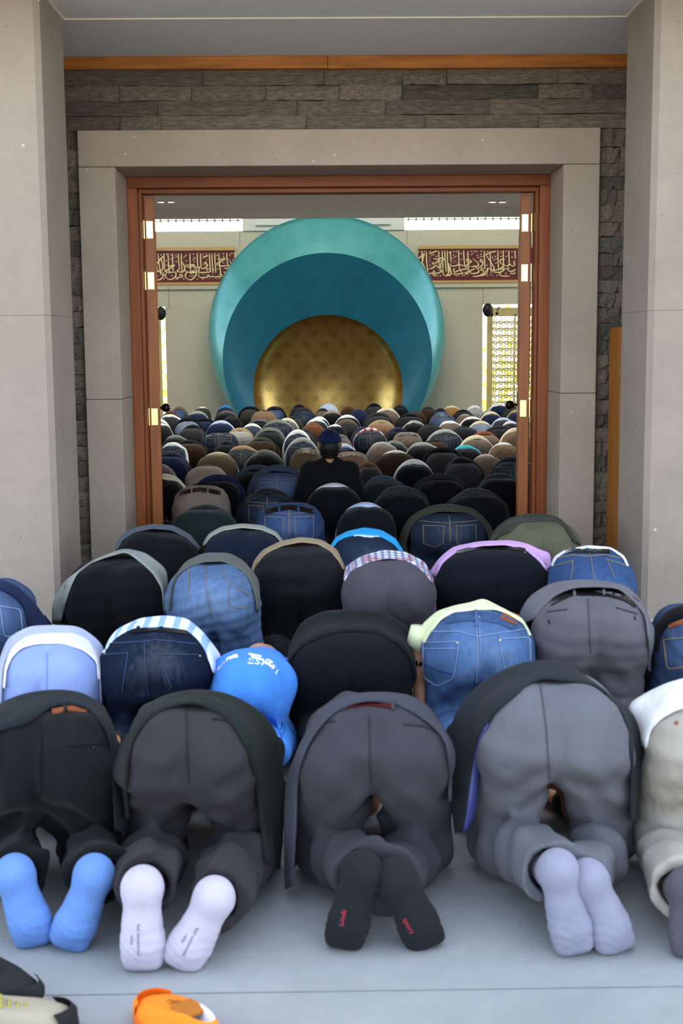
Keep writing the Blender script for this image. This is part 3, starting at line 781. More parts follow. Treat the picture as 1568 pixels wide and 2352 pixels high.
def body_mesh(name, sk, vs=.0085, hands=True, wide=1.0, thick=1.0):
    bw = min(1.0, wide * .98) * min(1.0, thick)
    ks = list(sk.values()); lo = np.minimum(np.min(ks, 0) - .08, (-.36, -.45, -vs)); hi = np.maximum(np.max(ks, 0) + .1, (.36, .8, .57)); lo[2] = -vs
    F = Field(lo, hi, vs); bz = sk['bumL'][2]
    for n, s in (('L', -1), ('R', 1)):
        W3 = V3(wide, 1, 1)
        F.ball(sk['bum' + n] * W3 + V3(0, .02, -.015), .094, .05, (bw, 1, 1)); F.add(sk['hip' + n] * W3, sk['knee' + n], .08, .058, .05)
        F.add(sk['knee' + n], sk['ank' + n], .056, .036, .03)
        a, h, t = sk['ank' + n], sk['heel' + n], sk['toe' + n]
        F.add(a, h + V3(0, .03, -.01), .035, .028, .03); F.add(h + V3(0, .034, -.02), h * .25 + t * .75 + V3(0, .03, 0), .026, .028, .03)
        F.add(h * .2 + t * .8 + V3(-.02, .03, .01), h * .2 + t * .8 + V3(.02, .03, .01), .024, .024, .02)
        sh_, el, wr = V3(s * .14 * bw, ty(.49), .225), V3(s * .172 * bw, ty(.45), .072), V3(s * .148 * bw, ty(.62), .04)
        F.add(sh_, el, .046, .04, .04); F.add(el, wr, .042, .027, .03)
        if hands: add_hand(F, wr, (0 - s * .12, 1, -.06), (0, .06, 1), -s)
    F.add((-.05 * wide, .03, bz - .01), (.05 * wide, .03, bz - .01), .09, .09, .06)
    for s in (-1, 1): F.add((s * .04 * bw, .03, bz - .02), (s * .04 * bw, ty(.22), bz - .045), .08, .085, .06, (bw, 1, 1))
    for s in (-1, 1): F.add((s * .045 * bw, ty(.22), bz - .045), (s * .07 * bw, ty(.44), .25), .09, .1, .07, (bw, 1, 1))
    F.add((-.13 * bw, ty(.5), .225), (.13 * bw, ty(.5), .225), .056, .056, .06)
    F.add((0, ty(.5), .215), (0, ty(.63), .15), .058, .055, .04)
    add_head(F, (0, ty(.70), .118), (0, .25, -.97), (0, .97, .25))
    return F.mesh(name)

def ring(y, zc, a, b, drop_l, drop_r, n=33, wob=None):
    out = []; y = ty(y)
    for i in range(n):
        t = -1 + 2 * i / (n - 1); s = 1 if t >= 0 else -1; u = abs(t)
        ang = min(u / .74, 1) * math.radians(94)
        x, z = a * math.sin(ang), zc + b * math.cos(ang)
        if u > .74:
            q = (u - .74) / .26; dz = (drop_r if s > 0 else drop_l) * q
            z -= dz; x *= 1 - .1 * q
        out.append((s * x, y, max(z, .012)))
    return np.array(out)
def shell(rows, th=.006):
    """thick cloth from a grid of points"""
    G = np.array(rows); ns, n, _ = G.shape
    du = np.gradient(G, axis=0); dv = np.gradient(G, axis=1); N = np.cross(dv, du); N /= np.linalg.norm(N, axis=2)[:, :, None] + 1e-9
    mid = G.mean(1, keepdims=True) + (0, 0, -.1)
    sg = np.sign(np.sum(N * (G - mid), axis=2).mean()); N *= sg
    I = G - N * th; I[..., 2] = np.maximum(I[..., 2], .006)
    V = np.vstack([G.reshape(-1, 3), I.reshape(-1, 3)]); o = ns * n; Fc = []
    for i in range(ns - 1):
        for k in range(n - 1):
            a = i * n + k; Fc.append((a, a + 1, a + n + 1, a + n)); Fc.append((o + a, o + a + n, o + a + n + 1, o + a + 1))
    for k in range(n - 1):
        Fc.append((k + 1, k, o + k, o + k + 1)); a = (ns - 1) * n + k; Fc.append((a, a + 1, o + a + 1, o + a))
    for i in range(ns - 1):
        a = i * n; Fc.append((a, a + n, o + a + n, o + a)); a += n - 1; Fc.append((a + n, a, o + a, o + a + n))
    return V, Fc
def sleeves(mb, xs=1.0, short=False):
    for s in (-1, 1):
        pts = [(s * .11, .47, .27), (s * .15, .49, .235), (s * .175, .475, .15), (s * .18, .455, .078)]
        rr = [.075, .068, .06, .056]
        pts = [(a_ * xs, ty(b_), c_) for a_, b_, c_ in pts]
        if not short: pts += [(s * .17 * xs, ty(.53), .06), (s * .152 * xs, ty(.605), .045)]; rr += [.052, .042]
        mb.tube(pts, rr, 12, True)
def back_rings(zt=.555, bulge=0.0, wide=1.0, drop=.1, n=33):
    return [ring(.20, .31, (.18 + bulge * .7) * wide, .215 + bulge * .55, drop, drop, n), ring(.34, .255, .19 * wide, .2, .1, .1, n),
            ring(.46, .2, .205 * wide, .165, .06, .06, n), ring(.54, .16, .19 * wide, .13, .03, .03, n), ring(.6, .13, .1 * wide, .095, .02, .02, n)]
def shirt_mesh(name, bulge, hem=-.03, hoff=.008, drop=.08, wav=.0, seed=0, jacket=False):
    r = np.random.default_rng(seed); n = 41
    rows = [ring(hem, .33, .213 + hoff, .226 + hoff, drop, drop, n), ring(hem + .05, .33, .213 + hoff + bulge * .75, .226 + hoff + bulge * .7, drop, drop, n),
            ring(.085, .33, .208 + bulge, .232 + bulge, drop, drop, n)] + back_rings(.555, bulge, 1, drop, n)
    t = np.linspace(-1, 1, n); p = r.uniform(0, 6, 4)
    wv = wav * (np.sin(t * 5 + p[0]) + .7 * np.sin(t * 11 + p[1]) + .4 * np.sin(t * 19 + p[2]))
    for i, f in ((0, 1.0), (1, .8), (2, .45), (3, .2)):
        rows[i][:, 2] += wv * f * .55; rows[i][:, 1] += wv * f * .9
    V, Fc = shell(rows); mb = MB(); mb.add(V, Fc); sleeves(mb)
    me = bpy.data.meshes.new(name); me.from_pydata(mb.V, [], mb.F)
    me.polygons.foreach_set('use_smooth', [True] * len(me.polygons)); me.update(); return me

def hair_mesh(name, c=(0, ty(.70), .118), fwd=(0, .25, -.97), up=(0, .97, .25), vs=.009, s=1.0):
    F = Field(V3(*c) - .16, V3(*c) + .16, vs); c, fwd, up = V3(*c), _n(fwd), _n(up); lat = np.cross(fwd, up)
    F.ball(c + up * .025 * s - fwd * .012 * s, .0965 * s, .02, tuple(.83 if abs(lat[i]) > .9 else 1.08 for i in range(3)))
    F.add(c - fwd * .06 * s, c - fwd * .05 * s - up * .07 * s, .055 * s, .045 * s, .03)
    pl = (F.X - c[0]) * fwd[0] + (F.Y - c[1]) * fwd[1] + (F.Z - c[2]) * fwd[2] - ((F.X - c[0]) * up[0] + (F.Y - c[1]) * up[1] + (F.Z - c[2]) * up[2]) * .55
    F.D = np.maximum(F.D, pl - .01 * s); return F.mesh(name)

def sock_mesh(name, sk, vs=.009):
    lo = np.min([sk[k] for k in ('heelL', 'toeL', 'ankL', 'heelR', 'toeR', 'ankR')], 0) - .1; hi = np.max([sk[k] for k in ('heelL', 'toeL', 'ankL', 'heelR', 'toeR', 'ankR')], 0) + .1; lo[2] = -.008
    F = Field(lo, hi, vs)
    for n, s in (('L', -1), ('R', 1)):
        a, h, t = sk['ank' + n], sk['heel' + n], sk['toe' + n]
        F.add(a + (sk['knee' + n] - a) * .25, a, .05, .044, .02); F.add(a, h + V3(0, .03, -.01), .044, .037, .03); F.add(h + V3(0, .034, -.02), h * .25 + t * .75 + V3(0, .03, 0), .036, .036, .03)
        F.add(h * .2 + t * .8 + V3(-.024, .03, .01), h * .2 + t * .8 + V3(.024, .03, .01), .033, .033, .02)
    return F.mesh(name)
SOCK = sock_mesh('sock', default_skeleton()); SOCK.materials.append(fabric('1c1d22'))
BODY = body_mesh('person', default_skeleton()); BODY.materials.append(M['skin'])
HAIR = hair_mesh('hair'); HAIR.materials.append(M['hair'])
TROU = [trousers_mesh('trousers', default_skeleton(), .0115, .004, 1.0, 1, soft=.12), trousers_mesh('trousers', default_skeleton(.03), .0115, .006, 1.0, 2, False, 1.03, .09),
        trousers_mesh('trousers', default_skeleton(.015), .0115, .005, 1.03, 3, False, .97, .14)]
SHIRT = {'rim': shirt_mesh('shirt', .02, .0, .005, .05, .006, 1), 'mid': shirt_mesh('shirt', .042, -.01, .006, .08, .007, 2), 'thick': shirt_mesh('shirt', .05, -.03, .012, .1, .006, 3),
         'wavy': shirt_mesh('shirt', .042, .0, .014, .1, .03, 4), 'wavy2': shirt_mesh('shirt', .048, -.015, .018, .12, .026, 9), 'jacket': shirt_mesh('shirt', .055, -.03, .03, .16, .012, 5), 'under': shirt_mesh('shirt', .022, -.035, .004, .05, .006, 6),
         'tail': shirt_mesh('shirt', .008, .05, .002, .03, .003, 7), 'cover': shirt_mesh('shirt', .02, -.1, .014, .1, .006, 8)}
for me in TROU + list(SHIRT.values()): me.materials.append(fabric('2a2a2c'))

PAL = {'black': '121317', 'charcoal': '25262a', 'dark grey': '323236', 'grey': '66656a', 'light grey': 'a3a6a4', 'white': 'e8eaec', 'cream': 'dccfb4', 'ivory': 'd9d6b8', 'tan': '8a7058', 'khaki': '6e5c48',
       'brown': '66412a', 'dark brown': '38271c', 'navy': '1d2745', 'dark jeans': '2c3748', 'blue jeans': '465a7c', 'pale jeans': '7e8ea8', 'deep blue jeans': '374c74', 'olive': '545240', 'dark olive': '3a3c32', 'taupe': '6c6058', 'stone': '80746a', 'beige': '9c8c82',
       'pale blue': 'bccde8', 'blue': '3584c2', 'cyan': '23a4e6', 'turquoise': '4bbccb', 'dark green': '1c2826', 'rust': '84482c', 'pink': 'd8b4b0', 'lilac': 'd0a6dc', 'pale yellow': 'dfe8bc', 'grey green': '788078', 'slate': '3b4658', 'sand': 'a89068', 'ochre': '9c7444', 'mauve': 'd8cfe0', 'plum': '3a2c34'}
def cloth(name): return denim(PAL[name]) if 'jeans' in name else fabric(PAL[name])
ORD = ['zeroth', 'first', 'second', 'third', 'fourth', 'fifth', 'sixth', 'seventh', 'eighth', 'ninth', 'tenth', 'eleventh', 'twelfth', 'thirteenth', 'fourteenth', 'fifteenth', 'sixteenth', 'seventeenth', 'eighteenth']
def setmat(o, mat):
    o.material_slots[0].link = 'OBJECT'; o.material_slots[0].material = mat
def child(name, me, mat, root):
    o = link(name, me, root); setmat(o, mat); return o
PEOPLE = []
def person(cx, ytop, wpx, Y, pants, shirts, label, group=None, hb=.575, rise=.0, yaw=0.0, tk=None, hmat=None):
    """a worshipper whose back ridge shows at photo pixel (cx, ytop) when kneeling at distance Y"""
    zt = at(cx, ytop, Y)[2]
    tot = .557 + rise
    if zt < .48 or zt > .68:
        zt = max(.48, min(.68, zt)); Y = ydist(ytop, zt)
    sz = zt / tot; x = at(cx, ytop, Y)[0]
    sx = max(.6, min(1.3, wpx * Y / FPX / (.43 + .6 * rise)))
    k = len(PEOPLE)
    root = link('person', BODY, None, label=label, cat='person', group=group)
    root.location = (x, Y, 0); root.scale = (sx, .93, sz); root.rotation_euler = (0, 0, yaw + random.uniform(-.03, .03))
    child('trousers', TROU[k % 3] if tk is None else TROU[tk], cloth(pants) if isinstance(pants, str) else pants, root)
    if isinstance(pants, str) and wpx > 60:
        ps, sm_, bl, lp = JEANS[k % 3 if tk is None else tk]
        if 'jeans' in pants:
            for q in ps: link('pocket', q, root)
            for q in sm_: link('seam', q, root)
        if any(nm == 'tail' for nm, _ in shirts) and shirts[-1][1] != pants:
            b_ = link('belt', bl, root)
            for q in lp: setmat(link('belt_loop', q, b_), cloth(pants))
    for nm, c in shirts: child('shirt' if nm != 'jacket' else 'jacket', SHIRT[nm], cloth(c) if isinstance(c, str) else c, root)
    child('socks', SOCK, fabric(('1c1d22', '2a2c34', '4a4a50', '1a2034')[k % 4]), root)
    child('hair', HAIR, hmat or (M['hair_grey'] if k % 7 == 3 else M['hair']), root)
    PEOPLE.append(root); return root

def drape_local(me, lines, w_, lift=.002, name='seam'):
    co = np.empty(len(me.vertices) * 3, np.float32); me.vertices.foreach_get('co', co)
    bv = BVHTree.FromPolygons([tuple(v) for v in co.reshape(-1, 3)], [tuple(p.vertices) for p in me.polygons]); mb = MB()
    d = Vector((0, 1, -.12)).normalized()
    for ln in lines:
        P = []
        for (x0, z0), (x1, z1) in zip(ln, ln[1:]):
            for t in np.linspace(0, 1, 9): P.append((x0 + (x1 - x0) * t, z0 + (z1 - z0) * t, x1 - x0, z1 - z0))
        A = []
        for x, z_, tx, tz in P:
            L = math.hypot(tx, tz); nx, nz = -tz / L * w_ / 2, tx / L * w_ / 2
            for dz in np.arange(0, .05, .004):
                h1 = bv.ray_cast(Vector((x + nx, -1.2, z_ + nz + .144 - dz)), d); h2 = bv.ray_cast(Vector((x - nx, -1.2, z_ - nz + .144 - dz)), d)
                if h1[0] is not None and h2[0] is not None: A.append((h1[0] + h1[1] * lift, h2[0] + h2[1] * lift)); break
        if len(A) > 1: mb.add([v for a in A for v in a], [(2 * i, 2 * i + 2, 2 * i + 3, 2 * i + 1) for i in range(len(A) - 1) if (A[i][0] - A[i + 1][0]).length < .12])
    m_ = bpy.data.meshes.new(name); m_.from_pydata(mb.V, [], mb.F); return m_
JEANS = []
for tm in TROU:
    ps = [drape_local(tm, [[(s_ * .035, .47), (s_ * .15, .475), (s_ * .15, .35), (s_ * .09, .325), (s_ * .04, .35), (s_ * .035, .47)]], .0035, name='pocket') for s_ in (-1, 1)]
    sm_ = [drape_local(tm, [[(0, .54), (0, .36)]], .005), drape_local(tm, [[(-.17, .505), (0, .49), (.17, .505)]], .0035)]
    bl = drape_local(tm, [[(-.15, .5), (0, .528), (.15, .5)]], .028, .006, 'belt'); lp = [drape_local(tm, [[(x_, .545), (x_, .495)]], .012, .011, 'belt_loop') for x_ in (-.06, .06)]
    for q in ps + sm_: q.materials.append(M['stitch'])
    bl.materials.append(M['leather_black']); [q.materials.append(fabric('2a3850')) for q in lp]
    JEANS.append((ps, sm_, bl, lp))
RISE = {'rim': .026, 'mid': .05, 'thick': .058, 'wavy': .055, 'wavy2': .058, 'jacket': .06, 'under': .03, 'tail': .012, 'cover': .03}
ROWY = {'Q': 6.67, 'P': 7.54, 'O': 8.55, 'N': 9.4, 'M': 10.25, 'L': 11.4, 'K': 12.7, 'J': 14.1, 'I': 15.4, 'H': 16.7, 'G': 18.6, 'F': 20.8}
ROWN = {'Q': 'fourth', 'P': 'fifth', 'O': 'sixth', 'N': 'seventh', 'M': 'eighth', 'L': 'ninth', 'K': 'tenth', 'J': 'eleventh', 'I': 'twelfth', 'H': 'thirteenth', 'G': 'fourteenth', 'F': 'farthest'}
# row: centre x, top y, width (photo pixels), trousers, (shirt kind, colour)...
CROWD = {
 'F': [(416, 934, 44, 'blue jeans', 'thick', 'khaki'), (465, 934, 44, 'dark olive', 'rim', 'white'), (518, 930, 46, 'navy', 'mid', 'blue'), (573, 933, 52, 'dark olive', 'under', 'white', 'jacket', 'black'), (632, 933, 50, 'blue jeans', 'jacket', 'charcoal'),
       (684, 929, 46, 'charcoal', 'mid', 'black'), (735, 938, 40, 'taupe', 'mid', 'charcoal'), (754, 926.5, 46, 'pale blue', 'rim', 'pale blue'), (800, 933, 44, 'dark brown', 'mid', 'brown'), (859, 926, 46, 'dark grey', 'thick', 'black'),
       (920, 930, 44, 'black', 'mid', 'charcoal'), (983, 933, 42, 'dark brown', 'wavy', 'charcoal'), (1008, 938, 42, 'blue jeans', 'mid', 'black'), (1044, 930, 46, 'ochre', 'wavy', 'cream'), (1088, 931, 44, 'light grey', 'thick', 'white'), (1142, 926, 52, 'navy', 'thick', 'white'), (1170, 931, 44, 'dark grey', 'mid', 'charcoal')],
 'G': [(395, 944, 46, 'dark grey', 'thick', 'brown'), (455, 944, 58, 'navy', 'mid', 'light grey'), (511, 943, 60, 'black', 'mid', 'taupe'), (606, 943, 58, 'tan', 'tail', 'black'), (697, 937, 58, 'dark jeans', 'mid', 'charcoal', 'rim', 'cream'), (764, 943, 55, 'black', 'mid', 'beige'),
       (828, 940, 48, 'navy', 'rim', 'navy'), (886, 936, 64, 'taupe', 'thick', 'cream'), (959, 944, 54, 'dark brown', 'rim', 'dark olive'), (1075, 941, 54, 'charcoal', 'mid', 'black'), (1113, 942, 46, 'black', 'thick', 'light grey'), (1178, 941, 52, 'navy', 'mid', 'sand')],
 'H': [(388, 950, 58, 'dark grey', 'wavy', 'white'), (475, 960, 50, 'navy', 'jacket', 'black'), (541, 955, 56, 'black', 'rim', 'charcoal'), (679, 956, 52, 'dark grey', 'mid', 'charcoal'), (737, 957, 52, 'navy', 'mid', 'white'), (800, 953, 64, 'black', 'mid', 'white'), (870, 947, 66, 'dark grey', 'jacket', 'dark grey'), (935, 949, 70, 'charcoal', 'thick', 'black'), (1010, 950, 64, 'blue jeans', 'tail', 'white'), (1069, 954, 50, 'taupe', 'rim', 'light grey'), (1134, 945, 54, 'navy', 'thick', 'cream')],
 'I': [(372, 961, 60, 'dark grey', 'thick', 'white'), (431, 959, 66, 'pale jeans', 'jacket', 'black'), (510, 966, 74, 'navy', 'mid', 'pale blue'), (584, 962, 58, 'black', 'jacket', 'grey'), (636, 964, 84, 'dark jeans', 'mid', 'grey green'), (660, 960, 56, 'grey', 'thick', 'ivory'), (727, 961, 58, 'dark green', 'mid', 'white'), (800, 963, 64, 'dark grey', 'mid', 'khaki'), (872, 965, 74, 'tan', 'mid', 'sand'), (948, 965, 58, 'black', 'wavy2', 'light grey'), (1034, 965, 60, 'taupe', 'wavy', 'white'), (1082, 960, 60, 'black', 'mid', 'white'), (1156, 963, 56, 'dark grey', 'mid', 'pale blue'), (1174, 967, 50, 'charcoal', 'mid', 'mauve')],
 'J': [(369, 973, 58, 'charcoal', 'rim', 'white'), (440, 976, 64, 'dark grey', 'mid', 'black'), (567, 973, 58, 'slate', 'mid', 'white'), (619, 982, 68, 'charcoal', 'jacket', 'grey green'), (713, 971, 60, 'brown', 'rim', 'rust'), (772, 975, 62, 'black', 'rim', 'white'), (837, 981, 62, 'dark jeans', 'mid', 'navy'), (990, 974, 70, 'charcoal', 'rim', 'black'), (923, 982, 62, 'black', 'thick', 'navy'), (1063, 982, 72, 'charcoal', 'rim', 'black'), (1104, 967, 62, 'pale jeans', 'mid', 'cream'), (1142, 977, 76, 'charcoal', 'jacket', 'dark grey')],
 'K': [(401, 998, 62, 'black', 'wavy', 'grey green'), (505, 992, 84, 'dark jeans', 'tail', 'black'), (555, 983, 68, 'light grey', 'thick', 'sand'), (672, 987, 72, 'dark jeans', 'thick', 'white'), (705, 984, 60, 'dark grey', 'wavy', 'charcoal'), (781, 998, 50, 'taupe', 'mid', 'grey'), (853, 983, 84, 'dark jeans', 'mid', 'STRIPE'), (932, 991, 74, 'stone', 'tail', 'black'), (1017, 986, 86, 'dark jeans', 'thick', 'light grey'), (1104, 991, 76, 'taupe', 'thick', 'rust'), (1180, 983, 80, 'khaki', 'mid', 'cream')],
 'L': [(394, 1014, 68, 'dark jeans', 'wavy', 'white'), (442, 1011, 102, 'dark brown', 'mid', 'black'), (508, 1011, 64, 'black', 'wavy2', 'charcoal'), (607, 1004, 92, 'dark brown', 'wavy2', 'dark olive'), (693, 1005, 78, 'dark jeans', 'thick', 'light grey'), (800, 1017, 62, 'navy', 'wavy', 'pale blue'), (867, 1013, 78, 'taupe', 'wavy', 'light grey'), (904, 1013, 68, 'black', 'wavy2', 'grey green'), (966, 1014, 86, 'black', 'wavy', 'light grey'), (1000, 1007, 66, 'dark brown', 'wavy', 'charcoal'), (1101, 1000, 80, 'taupe', 'thick', 'cream'), (1158, 1017, 76, 'khaki', 'rim', 'white')],
 'M': [(400, 1039, 95, 'navy', 'mid', 'navy'), (503, 1039, 106, 'khaki', 'rim', 'cream'), (555, 1022, 84, 'dark jeans', 'wavy', 'sand'), (612, 1032, 100, 'black', 'wavy2', 'grey green'), (692, 1029, 82, 'khaki', 'tail', 'white'), (813, 1035, 86, 'tan', 'tail', 'charcoal'), (906, 1035, 98, 'dark brown', 'rim', 'white'), (1013, 1026, 92, 'dark grey', 'jacket', 'black'), (1070, 1021, 76, 'black', 'wavy', 'turquoise')],
 'N': [(376, 1067, 84, 'plum', 'thick', 'stone'), (474, 1069, 106, 'beige', 'tail', 'beige'), (580, 1068, 106, 'black', 'jacket', 'slate'), (857, 1063, 78, 'dark grey', 'mid', 'brown'), (945, 1056, 106, 'black', 'mid', 'white'), (1051, 1049, 102, 'dark grey', 'wavy2', 'black'), (1117, 1044, 78, 'taupe', 'rim', 'pink'), (1165, 1049, 100, 'dark jeans', 'mid', 'charcoal')],
 'O': [(377, 1088, 100, 'black', 'wavy2', 'ivory'), (512, 1090, 112, 'black', 'jacket', 'navy'), (625, 1068, 122, 'blue jeans', 'jacket', 'slate'), (887, 1091, 108, 'dark green', 'wavy', 'slate'), (1015, 1088, 126, 'black', 'jacket', 'charcoal'), (1138, 1085, 114, 'black', 'wavy', 'dark grey')],
 'P': [(469, 1112, 134, 'stone', 'tail', 'black'), (610, 1120, 132, 'dark jeans', 'wavy2', 'charcoal'), (772, 1111, 134, 'black', 'rim', 'white'), (913, 1114, 136, 'black', 'wavy', 'dark grey'), (1094, 1121, 142, 'black', 'wavy2', 'dark grey')],
 'Q': [(470, 1162, 162, 'dark green', 'rim', 'dark green'), (665, 1151, 160, 'deep blue jeans', 'tail', 'black'), (840, 1156, 138, 'black', 'rim', 'pale blue'), (1027, 1159, 185, 'dark jeans', 'jacket', 'dark olive')],
}
# the row letters used for the distances start one row nearer
ROWD = dict(zip('FGHIJKLMNOPQ', (20.8, 19.0, 17.3, 16.0, 14.7, 13.4, 12.5, 11.3, 10.3, 9.4, 8.5, 7.55)))
NAMEROW = dict(zip('FGHIJKLMNOPQ', ('farthest', 'second farthest', 'thirteenth', 'twelfth', 'eleventh', 'tenth', 'ninth', 'eighth', 'seventh', 'sixth', 'fifth', 'fourth')))
STRIPE = stripes('red_white_check', 'e6dede', 'b04a4a', 70, True)
def tword(c): return c if 'jeans' in c else c + ' trousers'

CR = []
for rk, lst in CROWD.items():
    for i, e in enumerate(sorted(lst)):
        cx_, yt, wd, tp = e[:4]; sh_ = [(e[q], STRIPE if e[q + 1] == 'STRIPE' else e[q + 1]) for q in range(4, len(e), 2)]
        top = 'red and white checked' if sh_[-1][1] is STRIPE else sh_[-1][1]
        lb = 'prostrate person, %s, %s %s, %s of %s row' % (tword(tp), top, 'jacket' if sh_[-1][0] == 'jacket' else 'top', ORD[i + 1], NAMEROW[rk])
        rise = max(RISE[q] for q, _ in sh_)
        CR.append(dict(cx=cx_, yt=yt, w=wd, tp=tp, sh=sh_, lb=lb, rise=rise, ideal=.45 * ROWD[rk] + .55 * ydist(yt, .555 + rise * .8), rk=rk))
# kneeling lines 1.1 m apart: everybody takes the line nearest to where the photo puts them,
# behind the people in front of them and beside nobody's elbows
LINES = [7.72 + 1.065 * k for k in range(15)]
done = []
for p in sorted(CR, key=lambda q: -q['yt']):
    best = None
    for li, Y in enumerate(LINES):
        zt = at(p['cx'], p['yt'], Y)[2]
        c = abs(Y - p['ideal']) + (30 * max(0, .485 - zt, zt - .675) if True else 0) * 3
        for d in done:
            ov = .5 * (p['w'] + d['w']) - abs(p['cx'] - d['cx'])
            if ov > 0:
                fr = ov / min(p['w'], d['w'])
                if li < d['li']: c += 4 * fr
                elif li == d['li']: c += (2.5 * fr + 9 * max(0, fr - .2)) if fr > .06 else 0
        if best is None or c < best[0]: best = (c, li)
    p['li'] = best[1]; done.append(p)
for p in CR:                                            # elbow room within each line
    p['Y'] = LINES[p['li']]; p['x0'] = p['x'] = at(p['cx'], p['yt'], p['Y'])[0]
    p['wm'] = max(.74, min(1.3, p['w'] * p['Y'] / FPX / (.43 + .6 * p['rise']))) * (.475 + 1.0 * p['rise']); p['k'] = 1.0
for it in range(60):
    for i, a in enumerate(CR):
        for b_ in CR[i + 1:]:
            if a['li'] != b_['li']: continue
            need = .5 * (a['wm'] * a['k'] + b_['wm'] * b_['k']) + .012 - abs(a['x'] - b_['x'])
            if need > 0:
                s_ = 1 if a['x'] < b_['x'] else -1
                for q, sg in ((a, -s_), (b_, s_)):
                    lim = 11 * q['Y'] / FPX; q['x'] = max(q['x0'] - lim, min(q['x0'] + lim, q['x'] + sg * need * .25)); q['k'] = max(.68, q['k'] - need * .12)
for p in CR:
    person(p['cx'] + (p['x'] - p['x0']) * FPX / p['Y'], p['yt'], p['w'] * p['k'], LINES[p['li']], p['tp'], p['sh'], p['lb'], 'worshippers bowing inside the hall', rise=p['rise']); continue
    person(p['cx'], p['yt'], p['w'], LINES[p['li']], p['tp'], p['sh'], p['lb'], 'worshippers bowing inside the hall', rise=p['rise'])

